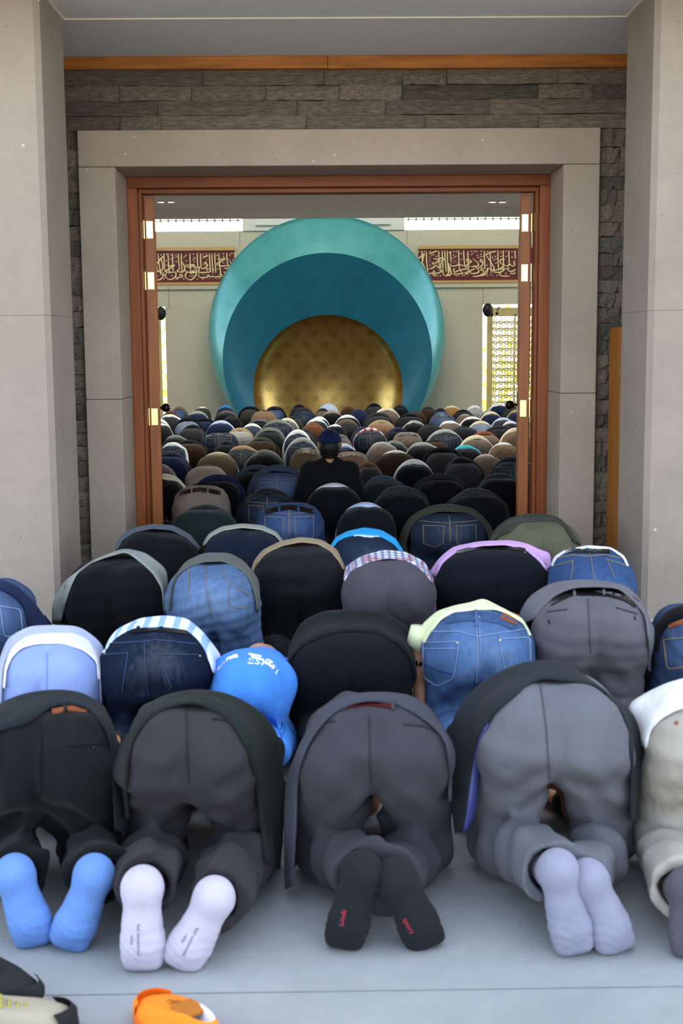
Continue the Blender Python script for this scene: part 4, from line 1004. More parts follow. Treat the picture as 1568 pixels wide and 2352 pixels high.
# ------------------------------------------------------------------ the rows nearest the camera, one by one
def resample(pts, n):
    P = np.array(pts, float); L = np.r_[0, np.cumsum(np.linalg.norm(np.diff(P, axis=0), axis=1))]
    Q = []
    for t in np.linspace(0, L[-1], n):
        Q.append([np.interp(t, L, P[:, i]) for i in range(P.shape[1])])
    Q = np.array(Q)
    for _ in range(2): Q[1:-1] = .25 * Q[:-2] + .5 * Q[1:-1] + .25 * Q[2:]
    return Q
class Near:
    """one worshipper of the near rows: own skeleton, own garments laid to the photo's outlines"""
    def __init__(s, label, cx, ytop, hips, hb, pants, Y=None, legs=None, vs=.0095, fold=.006, cuff=False, gap=20, dx=0.0, thick=1.0, bumw=None, group=None):
        s.Y = Y if Y else ydist(ytop, hb); s.x = at(cx, ytop, s.Y)[0]
        s.root = None; sk = default_skeleton(); sz = (hb - gap * s.Y / FPX) / .555; s.sz = sz
        wd = (hips * s.Y / FPX) / .428; s.wd = wd
        for k_ in sk:
            sk[k_] = sk[k_] * V3(1, 1, 1)
            if k_[:3] in ('bum', 'hip'): sk[k_][2] *= sz
            elif k_[:4] == 'knee': sk[k_][0] *= wd
        if legs:
            for n, (kx, h, t) in zip('LR', legs):
                kp = at(kx, 1900, s.Y + .13); sk['knee' + n][0] = kp[0] - s.x
                tp = onfloor(*t, .012); sk['toe' + n] = V3(tp[0] - s.x, tp[1] - s.Y, .012)
                hp = at(*h, tp[1] + .03); sk['heel' + n] = V3(hp[0] - s.x, tp[1] + .03 - s.Y, hp[2] - .03)
                sk['ank' + n] = sk['heel' + n] + V3(0, .085, -.045)
        s.sk = sk; s.wide = wd; s.bw = min(1.0, wd * .98) * min(1.0, thick)
        me = body_mesh('person', sk, .0115, True, wd, thick); me.materials.append(M['skin'])
        s.root = link('person', me, None, label=label, cat='person', group=group); s.root.location = (s.x, s.Y, 0)
        tm = trousers_mesh('trousers', sk, vs, fold, wd, abs(int(cx)), cuff, thick); tm.materials.append(cloth(pants) if isinstance(pants, str) else pants)
        s.tr = link('trousers', tm, s.root); s.legs = legs
        n = len(tm.vertices); co = np.empty(n * 3, np.float32); tm.vertices.foreach_get('co', co)
        s.bvh = BVHTree.FromPolygons([tuple(v) for v in co.reshape(-1, 3)], [tuple(p.vertices) for p in tm.polygons])
        link('hair', HAIR, s.root)
        if not legs: link('socks', sock_mesh('socks', sk), s.root).data.materials.append(fabric('1c1d22'))
        bpy.context.view_layer.update()
    def off(s): return np.array((s.x, s.Y, 0))
    def hit(s, px, py, bvh=None):
        d = Vector(RW @ np.array((px - CX, CY - py, -FPX))).normalized()
        o = Vector((0 - s.x, 0 - s.Y, H)); r = (bvh or s.bvh).ray_cast(o, d)
        return r if r[0] is not None else None
    def garment(s, name, inner, outer, mat, hem=-.03, out=.07, low=.0, th=.006, wide=None, drop=.1, sl=True, short=False, lining=None, n=45, lift=.014):
        a, b = resample(inner, n), resample(outer, n)
        def row(P, dy, lift):
            zs = [at(p[0], p[1], s.Y + dy)[2] for p in P]; zm = max(zs); ys = []
            for p, z0 in zip(P, zs):
                y = dy + low * min(1, max(0, (zm - z0) / .35)); h = s.hit(*p)
                if h is not None and h[0].y - lift < y: y = h[0].y - lift
                ys.append(y)
            ys = np.array(ys)
            for _ in range(3): ys[1:-1] = np.minimum(ys[1:-1], .25 * ys[:-2] + .5 * ys[1:-1] + .25 * ys[2:])
            out_ = []
            for p, y in zip(P, ys):
                q = at(p[0], p[1], s.Y + y) - s.off(); q[2] = max(q[2], .014); out_.append(q)
            return np.array(out_)
        r0, r1 = row(a, hem, lift), row(b, out, .02)
        mids = [row(a * (1 - f) + b * f, hem * (1 - f) + out * f, lift + .012 * min(1, f * 4)) for f in (.15, .32, .5, .68, .85)]; mid = mids[2]
        w = wide or s.wd; zt = .535 * s.sz
        rest = back_rings(.555, .0, w, drop, n)
        for R_ in rest: R_[:, 2] *= min(s.sz, 1.1)
        rest[0][:, 2] = np.minimum(rest[0][:, 2], r1[:, 2].max() - .015)
        V, Fc = shell([r0] + mids + [r1] + rest, th); mb = MB(); mb.add(V, Fc)
        if sl: sleeves(mb, s.bw, short=short)
        g = mb.obj(name, mat, s.root, True)
        if lining:
            # the lining shows inside the open hem
            sel = lining[1]; i0, i1 = int(sel[0] * (n - 1)), int(sel[1] * (n - 1)) + 1
            L0 = r0[i0:i1] + V3(.0, -.004, -.002); L1 = r0[i0:i1] + (V3(0, 0, .28) - r0[i0:i1]) * V3(1, 0, 1) * .12 + V3(0, .03, 0)
            V, Fc = shell([L0, (L0 + L1) / 2, L1], .002); mesh_obj('lining', V, Fc, lining[0], g, True)
        return g
    def strip(s, name, pts, wpx, mat, parent=None, th=.0022, dens=5, out=.0012, bvh=None):
        """narrow band (seam, belt, stitch line) lying on the cloth"""
        L = sum(math.dist(pts[i], pts[i + 1]) for i in range(len(pts) - 1)); Q = resample(pts, max(3, int(L / dens)))
        T = np.gradient(Q, axis=0); T /= np.linalg.norm(T, axis=1)[:, None] + 1e-9; N = np.stack([-T[:, 1], T[:, 0]], 1)
        A, B = [], []
        for q, nn in zip(Q, N):
            for dy in range(0, 26, 2):               # slide down until the band lies on cloth
                qq = q + np.array((0, dy)); h1, h2 = s.hit(*(qq + nn * wpx / 2), bvh), s.hit(*(qq - nn * wpx / 2), bvh)
                if h1 is not None and h2 is not None: break
            if h1 is None or h2 is None: continue
            A.append((h1[0], h1[1])); B.append((h2[0], h2[1]))
        if len(A) < 2: return None
        V = []; n = len(A)
        for S_ in (A, B):
            for p, nm in S_: V.append(tuple(p + nm * (out + th)))
        for S_ in (A, B):
            for p, nm in S_: V.append(tuple(p - nm * .002))
        Fc = []
        for i in range(n - 1):
            if (Vector(V[i]) - Vector(V[i + 1])).length > .09: continue
            Fc += [(i, i + 1, n + i + 1, n + i), (i + 1, i, 2 * n + i, 2 * n + i + 1), (n + i, n + i + 1, 3 * n + i + 1, 3 * n + i)]
        Fc += [(0, n, 3 * n, 2 * n), (n - 1, 3 * n - 1, 4 * n - 1, 2 * n - 1)]
        return mesh_obj(name, V, Fc, mat, parent or s.tr)
    def dot(s, name, px, py, r, mat):
        h = s.hit(px, py)
        if h: MB().ball(tuple(h[0]), r, 10, 6).obj(name, mat, s.tr, True)
    def pocket(s, quad, mat, flap=1.6):
        """patch pocket: stitched outline on three sides and the mouth"""
        s.strip('pocket', list(quad) + [quad[0]], flap, mat)
    def belt(s, pts, wpx, mat, loops=(), lmat=None, lw=7):
        b = s.strip('belt', pts, wpx, mat, s.root, .004)
        for (x, y) in loops: s.strip('belt_loop', [(x - 1, y - wpx * .75), (x + 1, y + wpx * .8)], lw, lmat, b or s.root, .008)
    def socks(s, mat, sole=None):
        for n, sg in (('L', -1), ('R', 1)):
            h, t, a = s.sk['heel' + n], s.sk['toe' + n], s.sk['ank' + n]
            lo = np.minimum(np.minimum(h, t), a) - .1; hi = np.maximum(np.maximum(h, t), a) + .1; lo[2] = -.006
            F = Field(lo, hi, .0052); ax = _n(t - h); L = np.linalg.norm(t - h); nrm = V3(0, -1, .15); nrm = _n(nrm - nrm.dot(ax) * ax); lat = np.cross(ax, nrm)
            if lat[0] < 0: lat = -lat
            def P(u, v=0, w_=0): return h + ax * u * L + lat * v - nrm * w_
            F.ball(P(.06, 0, .014), .036, .03, (.95, 1, 1)); F.add(P(.06, 0, .03), P(.62, sg * .012, .034), .036, .034, .03); F.add(P(.1, sg * .004, .034), P(.66, -sg * .012, .04), .034, .03, .04)
            F.add(P(.5, sg * .004, .032), P(.74, 0, .03), .034, .034, .04)
            F.add(P(.72, -.018, .03), P(.72, .018, .03), .030, .029, .03)
            F.add(P(.9, -.026, .032), P(.93, .024, .034), .024, .02, .03)
            for q in range(5):
                v = (-.03 + .015 * q) * sg * -1 * 1.0; rr = (.0125, .0115, .011, .0105, .0105)[q]
                F.add(P(.88, v, .03), P(.985 - .014 * q, v * 1.06, .045), rr, rr, .016)
            F.add(P(.03, 0, .04), a + V3(0, .02, -.01), .037, .036, .04); F.add(a, a + (s.sk['knee' + n] - a) * .25, .037, .041, .03)
            F.D = F.D + .0009 * np.sin((F.Z * 1.1 + F.X * .5) * 230 + 2.5 * np.sin(F.X * 60)) * np.exp(-((F.Z - (h[2] * .35)) / .05) ** 2)
            me = F.mesh('sock'); me.materials.append(mat); o = link('sock', me, s.root)
            if sole:
                co = np.empty(len(me.vertices) * 3, np.float32); me.vertices.foreach_get('co', co)
                bv = BVHTree.FromPolygons([tuple(v) for v in co.reshape(-1, 3)], [tuple(p.vertices) for p in me.polygons])
                for (txt, u, v, size, m_, rot) in sole:
                    write_on(o, bv, txt, P(u, v, 0), _n(ax * math.cos(rot) + lat * math.sin(rot)), nrm, size, m_)
def text_mesh(txt, size):
    cu = bpy.data.curves.new('lettering', 'FONT'); cu.body = txt; cu.size = size; cu.align_x = 'CENTER'; cu.align_y = 'CENTER'; cu.resolution_u = 2
    o = bpy.data.objects.new('lettering', cu); COL.objects.link(o)
    dg = bpy.context.evaluated_depsgraph_get(); me = bpy.data.meshes.new_from_object(o.evaluated_get(dg)); bpy.data.objects.remove(o); return me
def write_on(parent, bvh, txt, origin, xdir, nrm, size, mat, name='printed_lettering'):
    """letters printed on a curved cloth surface: every vertex dropped on to it"""
    me = text_mesh(txt, size); ydir = np.cross(nrm, xdir); nv = Vector(nrm)
    for v in me.vertices:
        p = Vector(origin + xdir * v.co.x + ydir * v.co.y)
        r = bvh.ray_cast(p + nv * .12, -nv); v.co = (r[0] + r[1] * .0012) if r[0] is not None else p
    me.materials.clear(); me.materials.append(mat); link(name, me, parent)

C = lambda n: fabric(PAL[n])
suit = lambda hx: fabric(hx)
# --- front row
T1 = Near('person in black suit and bright blue socks, leftmost of the front row', 100, 1584, 325, .57, suit('191b1c'), legs=[(-5, (22, 1980), (80, 2176)), (205, (212, 1980), (148, 2186))], vs=.008, fold=.0115, cuff=True, gap=36)
T1.garment('jacket', [(-50, 1800), (-45, 1720), (0, 1674), (70, 1660), (108, 1624), (150, 1612), (204, 1622), (240, 1670), (258, 1730), (263, 1800), (266, 1880), (268, 1908)],
           [(-75, 1810), (-60, 1690), (-30, 1640), (0, 1612), (60, 1590), (130, 1582), (190, 1588), (240, 1620), (268, 1680), (279, 1760), (287, 1850), (300, 1914)], suit('20262a'), low=-.06)
T1.belt([(120, 1636), (160, 1628), (205, 1632)], 8, M['leather_tan'], [(150, 1630)], suit('191b1c'))
T1.strip('pocket', [(160, 1716), (195, 1712), (245, 1708)], 3, suit('0c0d0e')); T1.dot('button', 214, 1718, .006, M['black'])
T1.strip('seam', [(97, 1665), (96, 1750), (95, 1830)], 1.6, suit('0f1011'))
T1.socks(fabric('668dcc'))
T2 = Near('person in brown grey suit trousers and white socks, second from left in the front row', 436, 1584, 300, .57, suit('363337'), legs=[(352, (322, 2008), (325, 2234)), (578, (492, 2033), (408, 2230))], vs=.008, fold=.0115, cuff=True, gap=32)
T2.garment('jacket', [(291, 1880), (291, 1790), (300, 1715), (316, 1676), (352, 1638), (400, 1616), (450, 1610), (510, 1638), (548, 1680), (578, 1740), (592, 1810), (601, 1890), (606, 1975)],
           [(284, 1880), (284, 1780), (292, 1690), (306, 1648), (342, 1610), (400, 1588), (460, 1581), (520, 1590), (570, 1612), (620, 1652), (647, 1705), (655, 1850), (644, 1996)], suit('202724'), low=-.05)
T2.strip('shirt_tail', [(482, 1618), (500, 1630)], 9, C('white'), T2.root, .004)
T2.strip('pocket', [(487, 1652), (520, 1656), (552, 1676)], 3, suit('232226')); T2.strip('seam', [(428, 1620), (430, 1720), (436, 1800)], 1.6, suit('2a282c'))
ink = plain('sock_ink', '5a5a66', .8)
T2.socks(fabric('bcb8c8'), [('feel sensational', .6, -.004, .0125, ink, 0), ('relax', .6, -.02, .012, ink, 0)])
T3 = Near('person in grey suit and black socks, in the middle of the front row', 855, 1590, 352, .57, suit('3d3c42'), legs=[(738, (835, 1972), (788, 2184)), (968, (902, 1990), (988, 2180))], vs=.008, fold=.0115, cuff=True, gap=24)
T3.garment('jacket', [(668, 2036), (671, 1980), (676, 1900), (679, 1790), (712, 1700), (752, 1650), (795, 1616), (850, 1603), (908, 1614), (960, 1640), (1000, 1674), (1026, 1708), (1033, 1770), (1034, 1840)],
           [(654, 2042), (652, 1980), (651, 1900), (655, 1790), (690, 1700), (740, 1622), (800, 1593), (860, 1588), (920, 1590), (970, 1606), (1002, 1642), (1030, 1692), (1038, 1760), (1038, 1840)], suit('3f424c'), low=-.09)
T3.belt([(795, 1620), (850, 1615), (905, 1623)], 13, plain('oxblood_leather', '4a1014', .45), [(790, 1619), (903, 1622)], suit('3d3c42'))
T3.strip('pocket', [(716, 1668), (745, 1660), (770, 1657)], 2.5, suit('2c2b30')); T3.strip('pocket', [(925, 1664), (970, 1668), (1010, 1686)], 2.5, suit('2c2b30'))
T3.strip('seam', [(848, 1640), (848, 1720), (850, 1800)], 1.6, suit('302f35'))
red = plain('sock_red', 'b03048', .8)
T3.socks(fabric('222528'), [('sport', .6, -.02, .019, red, 0)])
T4 = Near('person in pale grey trousers, dark jacket and grey socks, fourth in front row', 1264, 1514, 350, .655, suit('63656c'), legs=[(1135, (1285, 1968), (1330, 2198)), (1392, (1352, 1992), (1428, 2190))], vs=.008, fold=.0115, cuff=True, gap=42)
T4.garment('jacket', [(1062, 1912), (1070, 1870), (1084, 1760), (1096, 1695), (1130, 1640), (1188, 1590), (1235, 1552), (1300, 1562), (1360, 1568), (1402, 1602), (1440, 1652), (1449, 1710), (1452, 1800), (1452, 1880)],
           [(1044, 1914), (1030, 1820), (1024, 1700), (1050, 1620), (1110, 1560), (1180, 1525), (1245, 1512), (1310, 1525), (1372, 1572), (1440, 1622), (1479, 1672), (1481, 1725), (1468, 1800), (1462, 1890)], suit('262b30'), low=-.07, lining=(plain('blue_lining', '3a3f78', .4), (.02, .3)))
T4.strip('seam', [(1240, 1570), (1254, 1680), (1262, 1790)], 1.6, suit('4a4c54'))
T4.socks(fabric('8e8fa2'))
T5 = Near('person in cream trousers and white shirt, cut by the right edge of the front row', 1640, 1560, 316, .6, suit('a9a398'), vs=.0095, legs=[(1520, (1590, 2010), (1600, 2200)), (1760, (1690, 2010), (1690, 2200))], cuff=True)
T5.garment('shirt', [(1482, 1720), (1490, 1680), (1515, 1650), (1550, 1632), (1600, 1620), (1660, 1622), (1720, 1650), (1760, 1720)],
           [(1462, 1700), (1440, 1618), (1480, 1592), (1530, 1568), (1590, 1552), (1660, 1552), (1730, 1590), (1790, 1700)], C('white'), low=-.02)
T5.dot('button', 1553, 1661, .006, M['leather_tan']); T5.socks(fabric('55555c'))

# --- second row
S0 = Near('person in blue jeans and navy jacket at the left picture edge, before the pillar', -25, 1326, 176, .6, 'blue jeans', Y=5.15)
S0.garment('jacket', [(-110, 1440), (-90, 1380), (-40, 1348), (0, 1352), (38, 1372), (58, 1398), (66, 1440), (84, 1490)], [(-150, 1440), (-100, 1350), (-40, 1322), (0, 1329), (42, 1346), (82, 1386), (108, 1424), (124, 1470)], C('navy'), low=-.05)
S0.pocket([(0, 1392), (46, 1400), (52, 1460), (10, 1462)], M['stitch_blue'])
S1 = Near('person in heather blue trousers and pale lavender shirt, left in second row', 112, 1440, 232, .53, suit('8ca2d8'), gap=40)
S1.garment('undershirt', [(12, 1580), (14, 1545), (26, 1512), (50, 1488), (90, 1477), (150, 1477), (195, 1494), (222, 1522), (226, 1560)], [(6, 1580), (10, 1530), (26, 1486), (60, 1460), (110, 1453), (170, 1453), (205, 1470), (226, 1510), (230, 1560)], C('white'), sl=False, out=.05, hem=-.05)
S1.garment('shirt', [(4, 1620), (8, 1530), (24, 1486), (60, 1459), (110, 1452), (170, 1452), (206, 1470), (227, 1510), (230, 1615)], [(-6, 1620), (-2, 1512), (18, 1463), (67, 1437), (120, 1435), (179, 1437), (214, 1459), (241, 1486), (236, 1615)], suit('a9b2cc'), hem=.06, out=.11, low=-.05)
S1.strip('seam', [(108, 1500), (108, 1540), (107, 1590)], 1.4, suit('7d93c8'))
S2 = Near('person in dark blue jeans and pale blue striped shirt, left of the small boy', 362, 1418, 262, .556, 'navy', gap=26)
S2.tr.data.materials[0] = denim('182234')
S2.garment('shirt', [(238, 1500), (252, 1478), (275, 1456), (312, 1441), (370, 1437), (429, 1446), (455, 1468), (474, 1496), (486, 1540)], [(238, 1500), (246, 1472), (268, 1444), (321, 1419), (379, 1413), (429, 1419), (464, 1448), (493, 1484), (512, 1512), (500, 1552)], stripes('blue_white_stripe', 'd4e2f4', '8fb0e0', 120))
S2.belt([(300, 1452), (360, 1446), (430, 1455)], 9, M['leather_black'], [(318, 1450), (370, 1446)], denim('182234'))
for pts in ([(236, 1504), (294, 1500)], [(294, 1500), (280, 1590)], [(365, 1504), (455, 1504)], [(366, 1504), (394, 1580)], [(252, 1478), (330, 1474), (360, 1470), (452, 1480)], [(331, 1474), (332, 1540), (340, 1600)]): S2.strip('seam', pts, 1.2, plain('seam_blue', '33466c', .8))
S2.dot('rivet', 459, 1507, .004, M['brass'])
S3 = Near('small boy in bright blue shirt and trousers, between the dark jeans and black suit', 574, 1498, 152, .44, suit('4a8ee6'), thick=.85)
S3.root.rotation_euler = (0, 0, -.06); bpy.context.view_layer.update()
S3G = S3.garment('shirt', [(498, 1690), (510, 1668), (530, 1652), (555, 1644), (580, 1642), (606, 1646), (630, 1656), (648, 1672), (656, 1694)], [(494, 1640), (490, 1580), (500, 1532), (530, 1506), (572, 1496), (614, 1506), (644, 1532), (655, 1580), (658, 1640)], suit('4a8ee6'), out=.05)
co = [tuple(v.co) for v in S3G.data.vertices]
S3B = BVHTree.FromPolygons(co, [tuple(p.vertices) for p in S3G.data.polygons])
for txt, px, py, deg, size in (('ESP', 597, 1520, -12, .05), ('RIT', 630, 1532, -32, .05), ('BOYS', 518, 1524, 28, .028)):
    h = S3.hit(px, py, S3B)
    if h:
        nm = np.array(h[1]); nm = nm if nm[1] < 0 or nm[2] > 0 else -nm; xd = _n(np.array((math.cos(math.radians(deg)), 0, math.sin(math.radians(deg))))); xd = _n(xd - nm * xd.dot(nm))
        write_on(S3G, S3B, txt, np.array(h[0]), xd, nm, size, M['white'])
for pts, wpx in (([(574, 1502), (604, 1508)], 4), ([(580, 1508), (610, 1516)], 4), ([(618, 1514), (640, 1530)], 4), ([(614, 1520), (634, 1534)], 4), ([(528, 1507), (548, 1503)], 4), ([(524, 1513), (550, 1508)], 4)):
    S3.strip('printed_bar', pts, wpx, M['white'], S3G, .0008, 3, .001, S3B)
S3.strip('pocket', [(630, 1626), (640, 1650), (654, 1656)], 2.2, suit('2a5cb0')); S3.strip('seam', [(646, 1668), (658, 1700)], 2.2, suit('1e4488'))
S4 = Near('person in black suit, middle of the second row', 806, 1402, 292, .556, suit('13161a'), fold=.003, gap=48)
S4.garment('jacket', [(660, 1560), (664, 1520), (692, 1482), (742, 1458), (800, 1447), (868, 1452), (920, 1482), (946, 1520), (952, 1560)], [(660, 1560), (660, 1490), (690, 1428), (740, 1403), (800, 1399), (870, 1401), (922, 1426), (952, 1458), (960, 1520), (958, 1560)], suit('1a1e1f'))
S5 = Near('person in blue jeans with leather patch and pale yellow shirt, second row', 1098, 1380, 250, .6, 'blue jeans', gap=24)
S5.tr.data.materials[0] = denim('4d6a94')
S5.garment('shirt', [(974, 1478), (986, 1452), (1011, 1424), (1044, 1405), (1085, 1399), (1127, 1398), (1168, 1411), (1205, 1436), (1216, 1460)], [(964, 1472), (966, 1436), (1003, 1403), (1044, 1390), (1085, 1382), (1108, 1373), (1127, 1382), (1160, 1399), (1201, 1420), (1218, 1456)], C('pale yellow'), short=True)
S5.strip('waistband', [(1020, 1424), (1060, 1418), (1100, 1416), (1150, 1424), (1185, 1440)], 20, denim('425c84'), None, .003)
st = M['stitch_blue']
for pts in ([(990, 1452), (1050, 1450), (1096, 1463), (1150, 1454), (1212, 1444)], [(1094, 1415), (1096, 1500), (1092, 1570)], [(1100, 1415), (1102, 1500)]): S5.strip('seam', pts, 1.3, st)
S5.pocket([(972, 1476), (1054, 1474), (1042, 1558), (1005, 1576), (972, 1556)], st, 1.4); S5.pocket([(1146, 1468), (1216, 1464), (1218, 1545), (1190, 1560), (1160, 1540)], st, 1.4)
S5.strip('pocket_fold', [(974, 1490), (1052, 1490)], 1.2, st); S5.strip('pocket_crease', [(975, 1526), (1005, 1540), (1038, 1548)], 1.6, denim('25457a'))
S5.strip('leather_patch', [(1152, 1412), (1188, 1426)], 22, M['leather_tan'], None, .004); S5.dot('rivet', 1050, 1477, .005, M['brass']); S5.dot('rivet', 1149, 1471, .005, M['brass'])
S5.belt([(1088, 1420), (1102, 1420)], 1, st); S5.strip('belt_loop', [(1092, 1404), (1094, 1440)], 7, denim('4d6a94'), None, .006)
# his bare forearm and sleeve, down beside the jeans
F = Field((-.36, -.12, 0), (-.12, .3, .5), .007)
pa, pb, pc = [at(*q, S5.Y + dy) - S5.off() for q, dy in (((962, 1500), .08), ((960, 1545), .05), ((966, 1592), .03))]
F.add(pa, pb, .036, .034, .02); F.add(pb, pc, .034, .022, .02); add_hand(F, pc, (.1, .25, -1), (-1, 0, 0), 1)
fm = F.mesh('forearm'); fm.materials.append(M['skin']); link('forearm', fm, S5.root)
MB().tube([at(x_, y_, S5.Y + .06) - S5.off() for x_, y_ in ((968, 1440), (962, 1480), (958, 1522))], [.04, .048, .044], 14).obj('sleeve', C('pale yellow'), S5.root, True)
S6 = Near('person in grey trousers with black belt and grey shirt, right in the second row', 1355, 1338, 268, .66, suit('5d5c62'), gap=12)
S6.garment('shirt', [(1224, 1420), (1246, 1392), (1279, 1362), (1317, 1347), (1374, 1345), (1424, 1349), (1453, 1378), (1480, 1412), (1490, 1494), (1490, 1540)], [(1188, 1440), (1193, 1403), (1217, 1366), (1267, 1337), (1333, 1330), (1399, 1335), (1440, 1345), (1474, 1378), (1494, 1428), (1502, 1494), (1500, 1545)], suit('66666c'), low=-.03)
S6.belt([(1262, 1384), (1317, 1358), (1372, 1354), (1424, 1360), (1462, 1388)], 17, M['leather_black'], [(1318, 1356), (1386, 1354)], suit('5d5c62'), 6)
S6.strip('pocket', [(1256, 1406), (1302, 1400)], 2.4, suit('3e3d43')); S6.strip('pocket', [(1414, 1396), (1462, 1410)], 2.4, suit('3e3d43'))
S6.strip('button_tab', [(1260, 1424), (1262, 1434)], 3, suit('2c2c30')); S6.strip('button_tab', [(1456, 1416), (1458, 1424)], 3, suit('2c2c30')); S6.strip('seam', [(1350, 1375), (1352, 1440), (1356, 1500)], 1.6, suit('48474d'))
S7 = Near('person in blue jeans, brown belt and black jacket at the right picture edge', 1616, 1386, 216, .6, 'blue jeans', Y=4.5, gap=24)
S7.garment('jacket', [(1512, 1490), (1518, 1452), (1540, 1428), (1580, 1414), (1640, 1412), (1690, 1440), (1710, 1500)], [(1496, 1500), (1500, 1442), (1530, 1402), (1575, 1386), (1650, 1386), (1710, 1420), (1735, 1500)], C('black'), low=-.04)
S7.belt([(1535, 1440), (1570, 1428), (1620, 1424)], 9, M['leather_tan']); S7.pocket([(1524, 1470), (1580, 1464), (1590, 1530), (1532, 1536)], M['stitch'], 2)

# --- third row
R1 = Near('person in black trousers and grey jacket spread wide, beside the left pillar', 265, 1262, 228, .632, suit('0e1013'), vs=.011, gap=12)
R1.garment('jacket', [(138, 1425), (156, 1361), (179, 1314), (223, 1284), (290, 1264), (314, 1282), (353, 1316), (371, 1352), (376, 1410)], [(119, 1432), (119, 1385), (147, 1334), (214, 1285), (285, 1258), (335, 1269), (384, 1307), (387, 1379), (390, 1425)], suit('868c88'), low=-.03)
R2 = Near('person in washed blue jeans with parted knees and grey jacket, third row', 490, 1270, 212, .632, 'pale jeans', vs=.011, gap=18)
R2.tr.data.materials[0] = denim('5a7499')
R2.garment('jacket', [(390, 1400), (394, 1350), (406, 1322), (430, 1303), (464, 1289), (513, 1287), (549, 1305), (574, 1330), (586, 1372), (588, 1400)], [(386, 1400), (387, 1372), (394, 1334), (424, 1289), (469, 1269), (527, 1269), (562, 1289), (595, 1331), (598, 1380), (594, 1405)], suit('585c58'))
for pts in ([(470, 1295), (471, 1340), (486, 1420)], [(433, 1304), (432, 1380)], [(508, 1304), (524, 1340), (560, 1360), (578, 1372)], [(526, 1390), (550, 1396), (576, 1392)], [(524, 1345), (526, 1392)]): R2.strip('seam', pts, 1.0, M['stitch'])
R3 = Near('person in charcoal trousers with a thin khaki shirt hem, centre of third row', 688, 1238, 214, .632, suit('1a1b1f'), vs=.011, gap=9)
R3.garment('shirt', [(580, 1316), (588, 1296), (608, 1272), (645, 1252), (690, 1243), (733, 1248), (765, 1270), (788, 1308)], [(576, 1310), (582, 1288), (602, 1263), (642, 1243), (690, 1233), (738, 1239), (774, 1261), (794, 1306)], suit('97866a'))
R4 = Near('person in grey trousers with a blue and white plaid shirt, third row', 890, 1266, 212, .61, suit('4b4950'), vs=.011, gap=16)
R4.garment('shirt', [(790, 1336), (798, 1318), (816, 1304), (850, 1288), (890, 1280), (930, 1285), (965, 1304), (992, 1340)], [(788, 1330), (793, 1300), (830, 1276), (880, 1262), (930, 1266), (975, 1289), (999, 1334)], stripes('plaid', 'd8d8e6', '8a93b4', 210, True))
R5 = Near('person in black trousers, studded belt and lilac shirt, widest back in third row', 1128, 1245, 272, .632, suit('10151d'), vs=.011, gap=9)
R5.garment('shirt', [(998, 1326), (1014, 1292), (1050, 1264), (1100, 1252), (1160, 1249), (1205, 1260), (1240, 1287), (1260, 1318)], [(984, 1316), (1008, 1281), (1040, 1255), (1100, 1243), (1170, 1240), (1212, 1248), (1240, 1263), (1264, 1268), (1266, 1312)], C('lilac'))
R5.belt([(1050, 1270), (1100, 1258), (1160, 1255), (1205, 1266)], 8, M['leather_black'])
for k in range(22):
    t = k / 21; R5.dot('stud', 1052 + 152 * t, 1269 - 14 * math.sin(PI * t) * 1.0 + 2 * t * (1 - t), .0035, M['white'])
R6 = Near('person in bright blue jeans with black belt, beside the right pillar', 1358, 1258, 190, .632, 'deep blue jeans', vs=.011, gap=4)
R6.tr.data.materials[0] = denim('3c5682')
R6.garment('shirt', [(1268, 1300), (1276, 1282), (1300, 1266), (1350, 1257), (1400, 1260), (1430, 1280), (1440, 1300)], [(1264, 1298), (1272, 1278), (1298, 1262), (1350, 1252), (1402, 1256), (1434, 1276), (1444, 1300)], C('white'), hem=.03, out=.08)
R6.belt([(1300, 1264), (1350, 1258), (1400, 1262)], 8, M['leather_black'], [(1318, 1261), (1348, 1259)], denim('3c5682'), 6)
for pts in ([(1266, 1286), (1310, 1275), (1352, 1278), (1390, 1274), (1432, 1284)], [(1350, 1264), (1356, 1282), (1364, 1330)], [(1272, 1300), (1318, 1288)], [(1392, 1285), (1440, 1300)], [(1316, 1288), (1312, 1330)], [(1394, 1286), (1412, 1330)]): R6.strip('seam', pts, 1.0, M['stitch'])
# --- fourth row, on the threshold
Q1 = Near('person in black trousers with grey blue hem, before the left door jamb', 362, 1207, 192, .59, suit('0f1114'), vs=.0125, gap=10)
Q1.garment('jacket', [(268, 1262), (280, 1240), (306, 1221), (350, 1212), (396, 1216), (432, 1236), (458, 1264)], [(264, 1258), (276, 1233), (302, 1213), (350, 1203), (398, 1206), (438, 1228), (462, 1258)], suit('4f5862'))
Q2 = Near('person in dark navy trousers with a thin cream hem, before the doorway', 557, 1206, 182, .59, suit('141d2c'), vs=.0125, gap=8)
Q2.garment('shirt', [(468, 1252), (482, 1232), (510, 1217), (556, 1210), (600, 1215), (632, 1228), (646, 1244)], [(464, 1250), (478, 1226), (508, 1209), (556, 1202), (602, 1206), (636, 1222), (650, 1242)], suit('9da196'))
Q3 = Near('person in dark jeans with cyan shirt and white waistband, before the doorway', 842, 1215, 164, .59, 'dark jeans', vs=.0125, gap=14)
Q3.tr.data.materials[0] = denim('253245')
Q3.garment('shirt', [(762, 1258), (776, 1240), (800, 1230), (840, 1226), (880, 1234), (906, 1250), (920, 1268)], [(758, 1254), (770, 1234), (796, 1220), (836, 1211), (876, 1217), (908, 1236), (926, 1264)], C('cyan'))
Q3.belt([(812, 1229), (840, 1226), (870, 1231)], 6, C('white'))
Q5 = Near('person in olive trousers and dark olive jacket, before the right door jamb', 1228, 1184, 206, .6, suit('5f5e4c'), vs=.0125, gap=14)
